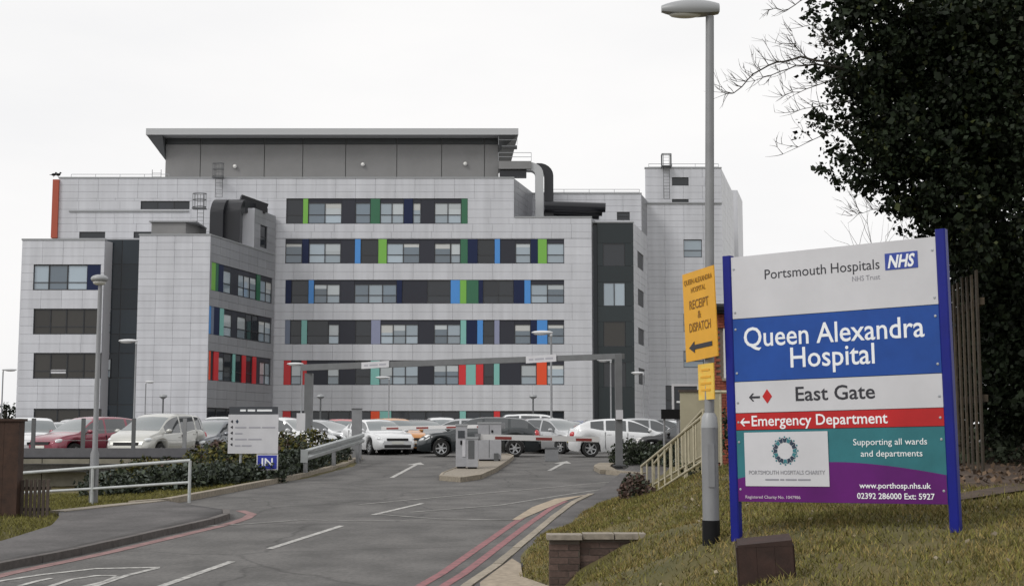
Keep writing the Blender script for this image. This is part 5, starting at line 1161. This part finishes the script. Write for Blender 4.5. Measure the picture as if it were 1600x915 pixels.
        for wi in (1, 2):
            x = K['win'][wi][0] + .12; b = MB(); b.box((x - .08, s * (Wd * .985) - .012, smooth_tab(K['belt'], x) - .13), (x + .08, s * (Wd * .985) + .014, smooth_tab(K['belt'], x) - .10)); res['bits'].append(('door_handle', b.mesh('door_handle', 'trim')))
            x = K['win'][wi][0] - .03; b = MB(); zz0 = .3; zz1 = smooth_tab(K['belt'], x) - .03
            b.box((x - .006, s * Wd * .97, zz0), (x + .006, s * (Wd + .003), zz1)); res['bits'].append(('door_gap', b.mesh('door_gap', 'trim')))
    b = MB(); b.box((Lh - .10, -.46, .56), (Lh + .008, .46, .66)); res['bits'].append(('grille', b.mesh('grille', 'trim')))
    b = MB(); b.box((Lh - .10, -.58, .27), (Lh + .006, .58, .40)); res['bits'].append(('air_intake', b.mesh('air_intake', 'trim')))
    b = MB(); b.box((Lh - .05, -.26, .43), (Lh + .016, .26, .54)); res['bits'].append(('number_plate', b.mesh('number_plate', 'plate_white')))
    b = MB(); b.box((-Lh - .014, -.26, .55), (-Lh + .05, .26, .66)); res['bits'].append(('number_plate', b.mesh('number_plate', 'plate_yellow')))
    b = MB(); b.box((-Lh - .01, -.62, .27), (-Lh + .1, .62, .38)); res['bits'].append(('rear_bumper_trim', b.mesh('rear_bumper_trim', 'trim')))
    _carmesh[kind] = res; return res
def car(label, px, Y, kind, col, heading, z=None, scale=1.0, group='cars parked outside the hospital', detail=True, x=None):
    mm = car_meshes(kind); K = mm['K']; X0 = at(px, 690, Y).x if x is None else x
    root = thing('parked_car', label, 'car', (X0, Y, rz(Y) if z is None else z), R(heading), group); root.scale = (scale,) * 3
    pm = M[col]; o = link(bpy.data.objects.new('body', mm['body'])); o.parent = root; o.data = mm['body'] if False else _colored(mm['body'], col); 
    for g in mm['side']: attach(link(bpy.data.objects.new('side_window', g)), root)
    attach(link(bpy.data.objects.new('windscreen', mm['ws'])), root); attach(link(bpy.data.objects.new('rear_window', mm['rg'])), root)
    for nme, me in mm['bits']:
        if not detail and nme in ('door_handle', 'door_gap', 'rear_bumper_trim', 'number_plate', 'air_intake'): continue
        attach(link(bpy.data.objects.new(nme, _colored(me, col) if nme in ('door_mirror', 'door_handle') else me)), root)
    ty, ri, di = wheel_meshes(K['r'])
    for ax in (K['fa'], K['ra']):
        for s in (1, -1):
            w = thing('wheel', '', ''); del w['label']; del w['category']; w.parent = root; w.location = (ax, s * (K['W'] / 2 - .115), K['r']); w.rotation_euler = (0, random.uniform(0, 1), 0 if s < 0 else math.pi)
            for nme, me in (('tyre', ty), ('rim', ri), ('brake_disc', di)): attach(link(bpy.data.objects.new(nme, me)), w)
    return root
_cc = {}
def _colored(me, col):
    k = (me.name, col)
    if k not in _cc: q = me.copy(); q.materials.clear(); q.materials.append(M[col]); _cc[k] = q
    return _cc[k]
white = paint('white', (.66, .67, .68), 0); silver = paint('silver', (.42, .43, .44), .5); cream = paint('cream', (.46, .46, .43), .3); wine = paint('wine', (.22, .025, .05), .2); grey = paint('grey', (.16, .17, .19), .4)
dark = paint('dark', (.012, .018, .021), .2); black_p = paint('black', (.010, .010, .012), .1); red_p = paint('red', (.42, .03, .03), .1); orange = paint('orange', (.50, .20, .03), .1); blue_p = paint('blue', (.05, .08, .22), .2); plum = paint('plum', (.06, .02, .03), .2)
car('dark estate car parked side on behind the entrance island', 749, 52, 'estate', dark, 180)
car('white hatchback parked side on right of the barrier arm', 975, 51.5, 'coupe', white, 0)
car('dark car with its nose behind the small hedge by the gantry', 1082, 47, 'saloon', black_p, 174)
car('silver car parked behind the white hatchback at the right', 1012, 60, 'hatch', silver, 5)
car('dark red hatchback facing out on the raised car park', 138, 47, 'hatch', wine, -122, DZ, 1.02)
car('pale silver people carrier facing out on the raised car park', 248, 46, 'mpv', cream, -106, DZ, 1.0)
car('white car at the left end of the raised car park', 50, 47.5, 'hatch', white, -62, DZ)
car('silver car behind the dark red hatchback', 92, 57, 'saloon', silver, -60, DZ)
car('grey hatchback facing out left of the information board', 337, 49, 'hatch', grey, -112, DZ - .05)
car('white people carrier parked behind the grey hatchback', 345, 62, 'suv', white, -90, DZ)
car('white hatchback just right of the information board', 448, 53, 'hatch', white, -28)
car('silver saloon behind the left gantry post', 505, 59, 'saloon', silver, -30)
car('red hatchback between the gantry post and the grey pillar', 533, 64, 'hatch', red_p, -85)
car('white saloon nose out right of the grey pillar', 588, 56.5, 'saloon', white, -62)
car('orange hatchback next to the white saloon by the pillar', 615, 58.6, 'hatch', orange, -62)
car('black saloon nose out left of the dark estate car', 657, 59.6, 'saloon', black_p, -65)
car('silver estate parked behind the dark estate car', 715, 61, 'estate', silver, 178)
car('white four wheel drive parked behind the tall lamp post', 847, 66, 'suv', white, 2)
car('silver hatchback nose out between dark estate and white hatchback', 866, 58, 'hatch', silver, -48)
car('plum coloured car partly hidden by the dark estate tail', 838, 61.5, 'hatch', plum, -55)
for px, Y, kind, col, hd_, lab in ((482, 76, 'hatch', grey, -90, 'distant grey car beyond the silver saloon'), (620, 80, 'estate', dark, 0, 'distant dark estate beyond the orange hatchback'), (668, 82, 'saloon', silver, 0, 'distant silver saloon beyond the black saloon'), (905, 84, 'hatch', blue_p, -90, 'distant dark blue car left above the white hatchback'), (1040, 78, 'hatch', white, -90, 'distant white car at the right by the black board'), (780, 86, 'saloon', wine, -90, 'distant wine red car beyond the dark estate roof')):
    car(lab, px, Y, kind, col, hd_, None, 1.0, 'cars in the far rows of the car park', False)
FAR = 'cars in the far rows of the car park'
for px, Y, kind, col, hd_, lab in ((292, 70, 'hatch', dark, -90, 'dark car in the row behind the grey hatchback'), (402, 66, 'hatch', silver, -75, 'silver car showing above the information board edge'), (428, 72, 'estate', dark, -80, 'dark estate between information board and gantry post'), (475, 64, 'hatch', blue_p, -60, 'blue hatchback behind the white hatchback by the information board'), (556, 70, 'saloon', silver, -90, 'silver saloon behind the square grey pillar'), (572, 78, 'hatch', white, -90, 'white car far behind the square grey pillar'), (598, 68, 'estate', silver, 10, 'silver estate behind the white saloon nose'), (655, 70, 'hatch', wine, -70, 'wine red hatchback behind the black saloon'), (690, 72, 'mpv', white, -80, 'white people carrier behind the left barrier arm'), (745, 74, 'hatch', grey, -90, 'grey hatchback far behind the ticket machine'), (810, 74, 'suv', dark, -90, 'dark off roader left of the white four wheel drive'), (890, 72, 'saloon', grey, -60, 'grey saloon above the tail of the white hatchback'), (935, 68, 'hatch', dark, -90, 'dark hatchback behind the roof of the white hatchback'), (1035, 66, 'estate', dark, 0, 'dark estate at the right behind the black board'), (118, 62, 'mpv', silver, -90, 'silver people carrier beyond the dark red hatchback'), (20, 60, 'estate', dark, -90, 'dark estate beyond the white car at the left')):
    car(lab, px, Y, kind, col, hd_, DZ if px < 330 else None, 1.0, FAR, False)
car('grey car beyond the pale silver people carrier', 195, 64, 'hatch', silver, -95, DZ, 1.0, 'cars in the far rows of the car park', False)
# ------------------------------------------------------------------ trees
def limb(b, p, d, length, r0, depth, spread=.5, up=.1, n=5):
    pts = [Vector(p)]; rr = [r0]; d = Vector(d).normalized()
    for k in range(n):
        d = (d + Vector((random.gauss(0, .16), random.gauss(0, .16), random.gauss(up * .3, .13)))).normalized(); pts.append(pts[-1] + d * length / n); rr.append(r0 * (1 - .75 * (k + 1) / n))
    b.tube(pts, rr, 5 if r0 < .03 else 8)
    if depth > 0:
        for k in range(random.randint(3, 5)):
            i = random.randint(1, n); q = (d + Vector((random.gauss(0, spread), random.gauss(0, spread), random.gauss(up, spread)))).normalized()
            limb(b, pts[i], q, length * random.uniform(.35, .65), rr[i] * .65 + .002, depth - 1, spread, up, max(3, n - 1))
tx, ty_ = 7.9, 18.2; g0 = tz(tx, ty_)
TR = thing('ivy_tree', 'large dark ivy covered tree overhanging the sign from the right', 'tree', (tx, ty_, g0))
b = MB(); b.tube([(tx, ty_, g0 - .3), (tx + .05, ty_, g0 + 1.2), (tx - .1, ty_, g0 + 2.8), (tx - .2, ty_ + .1, g0 + 5), (tx, ty_, g0 + 8.5)], [.62, .5, .45, .36, .15], 14); b.build('trunk', 'bark', TR, True, True)
for d in ((-.5, .2, .75), (-.4, -.3, .9), (.5, .4, .8), (.8, -.4, .6), (-.3, .5, .9)):
    b = MB(); limb(b, (tx - .15, ty_, g0 + random.uniform(3.6, 4.8)), d, 2.6, .13, 1, .4, .3, 6); b.build('limb', 'bark', TR, True, True)
for pts_, r_ in (([(1400, 150), (1330, 114), (1290, 100), (1250, 92), (1215, 96), (1180, 113), (1150, 142), (1132, 150)], .02), ([(1330, 116), (1290, 103), (1245, 102), (1205, 118), (1165, 129)], .014), ([(1290, 102), (1262, 95), (1246, 70), (1237, 50)], .009), ([(1380, 160), (1310, 122), (1260, 139), (1225, 151)], .011),
                 ([(1400, 165), (1345, 182), (1290, 211), (1226, 238)], .012), ([(1380, 150), (1312, 157), (1268, 172), (1240, 176)], .009), ([(1380, 120), (1304, 84), (1294, 56), (1268, 36)], .009), ([(1340, -30), (1262, -2), (1235, 12), (1200, 19)], .011), ([(1420, 340), (1390, 322), (1350, 331), (1330, 338)], .007)):
    b = MB(); pw = [at(x, y, 16.4 + max(0, (x - 1290) / 90)) + Vector((0, random.uniform(-.12, .12), 0)) for x, y in pts_]
    fine = []
    for a, c in zip(pw[:-1], pw[1:]):
        for k in range(3): fine.append(a.lerp(c, k / 3) + Vector((random.gauss(0, .008), 0, random.gauss(0, .008))))
    fine.append(pw[-1]); n = len(fine); b.tube(fine, [r_ * (1 - .8 * k / (n - 1)) for k in range(n)], 5)
    for k in range(n // 3, n):
        for q in range(2): limb(b, fine[k], Vector((-.8, random.uniform(-.5, .5), random.gauss(.25, .6))), random.uniform(.12, .38), .0045, 1 if q else 0, .5, .2, 4)
    b.build('bare_twig', 'bark', TR, True)
def clumps(ells, ncl, per, sig, shell=.55):
    out = []
    vol = np.array([e[3] * e[4] * e[5] for e in ells]) ** .8; pr = vol / vol.sum()
    for e, p in zip(ells, pr):
        k = int(ncl * p) + 2; d = rng.normal(size=(k, 3)); d /= np.linalg.norm(d, axis=1)[:, None]; rr = rng.uniform(shell, 1, k) ** .6
        c = np.array(e[:3]) + d * rr[:, None] * np.array(e[3:6])
        q = np.repeat(c, per, 0) + rng.normal(size=(k * per, 3)) * sig * rng.uniform(.6, 1.3, (k, 1)).repeat(per, 0); out.append(q)
    return np.concatenate(out)
def lobe(px, py, rx, rz_, Y=17.0, ry_=.8):
    c = at(px, py, Y); k = Y / F; return (c.x, c.y, c.z, rx * k, ry_, rz_ * k)
edge = [lobe(1385, 25, 75, 60), lobe(1345, 15, 46, 34), lobe(1370, 95, 62, 50), lobe(1340, 128, 46, 26), lobe(1390, 165, 66, 52), lobe(1352, 178, 24, 18), lobe(1410, 232, 70, 46), lobe(1356, 240, 30, 28), lobe(1385, 272, 34, 22), lobe(1450, 285, 66, 46), lobe(1428, 312, 30, 18), lobe(1492, 340, 52, 40), lobe(1478, 372, 22, 16), lobe(1515, 385, 34, 38), lobe(1425, 60, 80, 70)]
fringe = [lobe(1285, 108, 26, 12), lobe(1300, 95, 20, 30), lobe(1305, 150, 26, 20), lobe(1290, 190, 30, 14), lobe(1300, 40, 26, 40), lobe(1282, 5, 26, 12), lobe(1318, 215, 26, 20), lobe(1305, 255, 22, 22), lobe(1325, 280, 24, 16), lobe(1345, 292, 26, 12), lobe(1402, 326, 30, 12), lobe(1436, 358, 30, 14), lobe(1448, 388, 22, 10), lobe(1470, 398, 22, 10), lobe(1270, 185, 10, 6), lobe(1262, 196, 7, 6)]
P = clumps(fringe, 190, 9, .045, .1); attach(stuff(leaves('crown', P, .065, 'leaf_ivy', None, .8, .4)), TR, True)
P = clumps(edge, 520, 34, .075, .3); k = rng.random(len(P)) < .93
attach(stuff(leaves('crown', P[k], .07, 'leaf_ivy', None, .8, .4)), TR, True); attach(stuff(leaves('crown', P[~k], .07, 'leaf_lime', None, .8, .4)), TR, True)
big = [lobe(1440, 170, 80, 120, 18.3, .5), lobe(1520, 180, 110, 190, 18.8, .5), (8.2, 18.2, 7.8, 3.0, 2.2, 2.8), lobe(1500, 120, 110, 140, 17.2, 1.0), lobe(1500, 250, 90, 110, 17.3, 1.0), lobe(1560, 330, 80, 110, 17.4, .9), lobe(1560, 60, 110, 110, 17.0, .9), lobe(1585, 200, 90, 120, 16.9, .8)]
P = clumps(big, 1350, 60, .14, .4); k = rng.random(len(P)) < .95
attach(stuff(leaves('crown', P[k], .08, 'leaf_ivy', None, .8, .4)), TR, True); attach(stuff(leaves('crown', P[~k], .08, 'leaf_lime', None, .8, .4)), TR, True)
low = [lobe(1580, 470, 55, 110, 17.8), lobe(1590, 590, 60, 100, 17.8), lobe(1545, 420, 30, 60, 18.4, .5), (8.8, 17.6, 3.2, 1.2, .8, 1.8)]
P = clumps(low, 520, 60, .12, .2); attach(stuff(leaves('ivy', P, .08, 'leaf_ivy', None, .8, .4)), TR, True)
# dark wood behind the tree and undergrowth below it
def shrub(label, ells, ncl, per, sig, size, m, name='shrub', stem=True):
    e = ells[0]; r_ = thing(name, label, 'shrub', (e[0], e[1], tz(e[0], e[1]))); P = clumps(ells, ncl, per, sig, .3); P = P[P[:, 2] > terrain(P[:, 0], P[:, 1])]
    attach(stuff(leaves('foliage', P, size, m, None, .7, .2)), r_, True)
    b = MB()
    for q in ells[:4]:
        z = tz(q[0], q[1])
        for i in range(3): limb(b, (q[0] + random.uniform(-.2, .2), q[1], z - .05), (random.gauss(0, .3), random.gauss(0, .3), 1), q[5] + q[2] - z, .03, 1, .4, .3, 5)
    stuff(b.build('stems', 'bark', r_, True)); return r_
shrub('dark evergreen thicket filling the gap behind the slat fence', [(8.2, 21.5, 3.2, 2.2, .9, 1.9), (10.5, 21, 3.2, 2.0, 1, 2.0), (6.9, 22.5, 3.0, 1.1, .8, 1.6), (9, 21.4, 5, 2.4, .9, 1.4), (7.3, 22.3, 4.2, .8, .7, 1.2), (7.4, 20.5, 2.8, .7, .5, 1.2)], 560, 60, .2, .11, 'leaf_ivy')
shrub('low tangle of undergrowth at the foot of the ivy tree', [(6.3, 18.3, 1.75, .7, .5, .3), (7.1, 17.7, 1.75, .8, .4, .28), (8.0, 17.5, 1.75, .9, .4, .3)], 90, 40, .12, .07, 'leaf_hedge')
bt = thing('bare_shrub', 'leafless shrub whose thin twigs show above the big sign', 'shrub', (6.6, 24.5, tz(6.6, 24.5)))
b = MB()
for k in range(10): limb(b, (6.2 + .2 * k, 24.5 + random.uniform(-.3, .3), tz(6.6, 24.5) - .05), (random.gauss(0, .25), 0, 1), random.uniform(2.6, 3.6), .022, 2, .35, .3, 6)
b.build('twigs', 'bark', bt, True)
ft = thing('distant_tree', 'small dark tree left of the building near the horizon', 'tree', (at(8, 650, 150).x, 150, rz(150)))
x = ft.location.x; b = MB(); b.tube([(x, 150, rz(150)), (x, 150, rz(150) + 3)], [.25, .15], 8); b.build('trunk', 'bark', ft, True)
P = clumps([(x, 150, 4.0, 1.6, 1.5, 1.3), (x + 1.2, 150, 3.2, 1.3, 1, 1), (x - 1.6, 150, 3.0, 1.4, 1, .9)], 40, 40, .3); attach(stuff(leaves('crown', P, .3, 'leaf_ivy', None)), ft, True)
# ------------------------------------------------------------------ grass, litter
def scatter(n, x0, x1, y0, y1, keep):
    X = rng.uniform(x0, x1, n); Y = y0 + (y1 - y0) * rng.random(n) ** 1.3; k = keep(X, Y); X, Y = X[k], Y[k]
    return np.stack([X, Y, terrain(X, Y)], 1)
def blades(name, P, h, m):
    n = len(P); a = rng.uniform(0, 2 * math.pi, n); w = .0035 + .0022 * P[:, 1] / 10; hh = h * rng.uniform(.4, 1.3, n); lean = rng.normal(size=(n, 2)) * (h * .55)
    dx = np.stack([np.cos(a) * w, np.sin(a) * w, np.zeros(n)], 1); tip = np.stack([lean[:, 0], lean[:, 1], hh], 1)
    V = np.stack([P - dx, P + dx, P + tip], 1).reshape(-1, 3); return stuff(link(bpy.data.objects.new(name, mesh_np(name, V, np.arange(n * 3).reshape(-1, 3), m))))
def patch(X, Y): return np.sin(X * 1.7 + 1.3 * np.sin(Y * .9)) * np.sin(Y * 1.25 + 1.1 * np.sin(X * .8)) + .5 * np.sin(X * 4.1 + Y * 2.7) * np.sin(Y * 3.6 - X * 1.9)
bare = lambda X, Y: (X > 5.0 + .25 * np.sin(Y * 5)) & (Y > 15.35 + .2 * np.sin(X * 3))
outR = lambda X, Y: ~bare(X, Y) & (rng.random(X.shape) < .78 + .5 * patch(X, Y)) & (X > lerp_tab(XRT, Y) + .03) & ~((Y > 15.3) & (Y < 15.75) & (X < 1.5))
P = scatter(420000, -.2, 11, 8, 32, outR); k = rng.random(len(P)) < .62 + .3 * patch(P[:, 0] * 1.4 + 3, P[:, 1] * 1.4)
g = blades('grass', P[k], .05, 'blade'); g['label'] = 'short patchy green grass on the bank round the big sign'; g['category'] = 'grass'
g = blades('dry_grass', P[~k], .045, 'blade_dry'); g['label'] = 'dry straw coloured grass mixed into the bank'; g['category'] = 'grass'
outL = lambda X, Y: X < lerp_tab(XLT, Y) - .03
P = scatter(80000, -14, -6.5, 19, 36, outL); g = blades('grass', P, .07, 'blade'); g['label'] = 'green verge grass left of the road below the hedge'; g['category'] = 'grass'
P = scatter(700, .3, 9, 8.5, 27, outR); P[:, 2] += .03; g = stuff(leaves('fallen_leaves', P, .04, 'litter')); g['label'] = 'scattered pale fallen leaves on the grass bank'; g['category'] = 'leaves'
P = scatter(26000, .3, 11, 8, 30, lambda X, Y: outR(X, Y) & (patch(X * 2.2, Y * 2.2) > .75)); g = blades('tall_grass', P, .11, 'blade'); g['label'] = 'longer grass tufts scattered over the bank'; g['category'] = 'grass'
P = scatter(1500, 4.9, 10, 15.2, 21, lambda X, Y: bare(X, Y)); P[:, 2] += .045; g = stuff(leaves('leaf_litter', P, .07, 'litter_dark')); g['label'] = 'brown leaf litter on the bare earth under the ivy tree'; g['category'] = 'leaves'
ex = np.arange(4.6, 12.1, .2); ey = np.arange(15.0, 21.1, .2); EX, EY = np.meshgrid(ex, ey); EZ = terrain(EX, EY) + .025 - .08 * np.clip(1 - np.minimum(EX - 4.75, EY - 15.1) / .35, 0, 1)
I = (np.arange(len(ey) - 1)[:, None] * len(ex) + np.arange(len(ex) - 1)[None, :]).ravel()
struct(link(bpy.data.objects.new('bare_earth', mesh_np('bare_earth', np.stack([EX, EY, EZ], -1).reshape(-1, 3), np.stack([I, I + 1, I + len(ex) + 1, I + len(ex)], 1), 'earth'))))
# earth path crossing the bank at the right
b = MB(); pp = [(4.6, 14.2), (5.6, 14.9), (6.8, 15.1), (8.5, 14.9), (12, 14.6)]
Vv = []
for x, y in pp:
    for s in (-.28, .28): Vv.append((x, y + s, tz(x, y + s) + .03))
b.add(Vv, [(2 * i, 2 * i + 2, 2 * i + 3, 2 * i + 1) for i in range(len(pp) - 1)]); struct(b.build('earth_path', 'earth'))
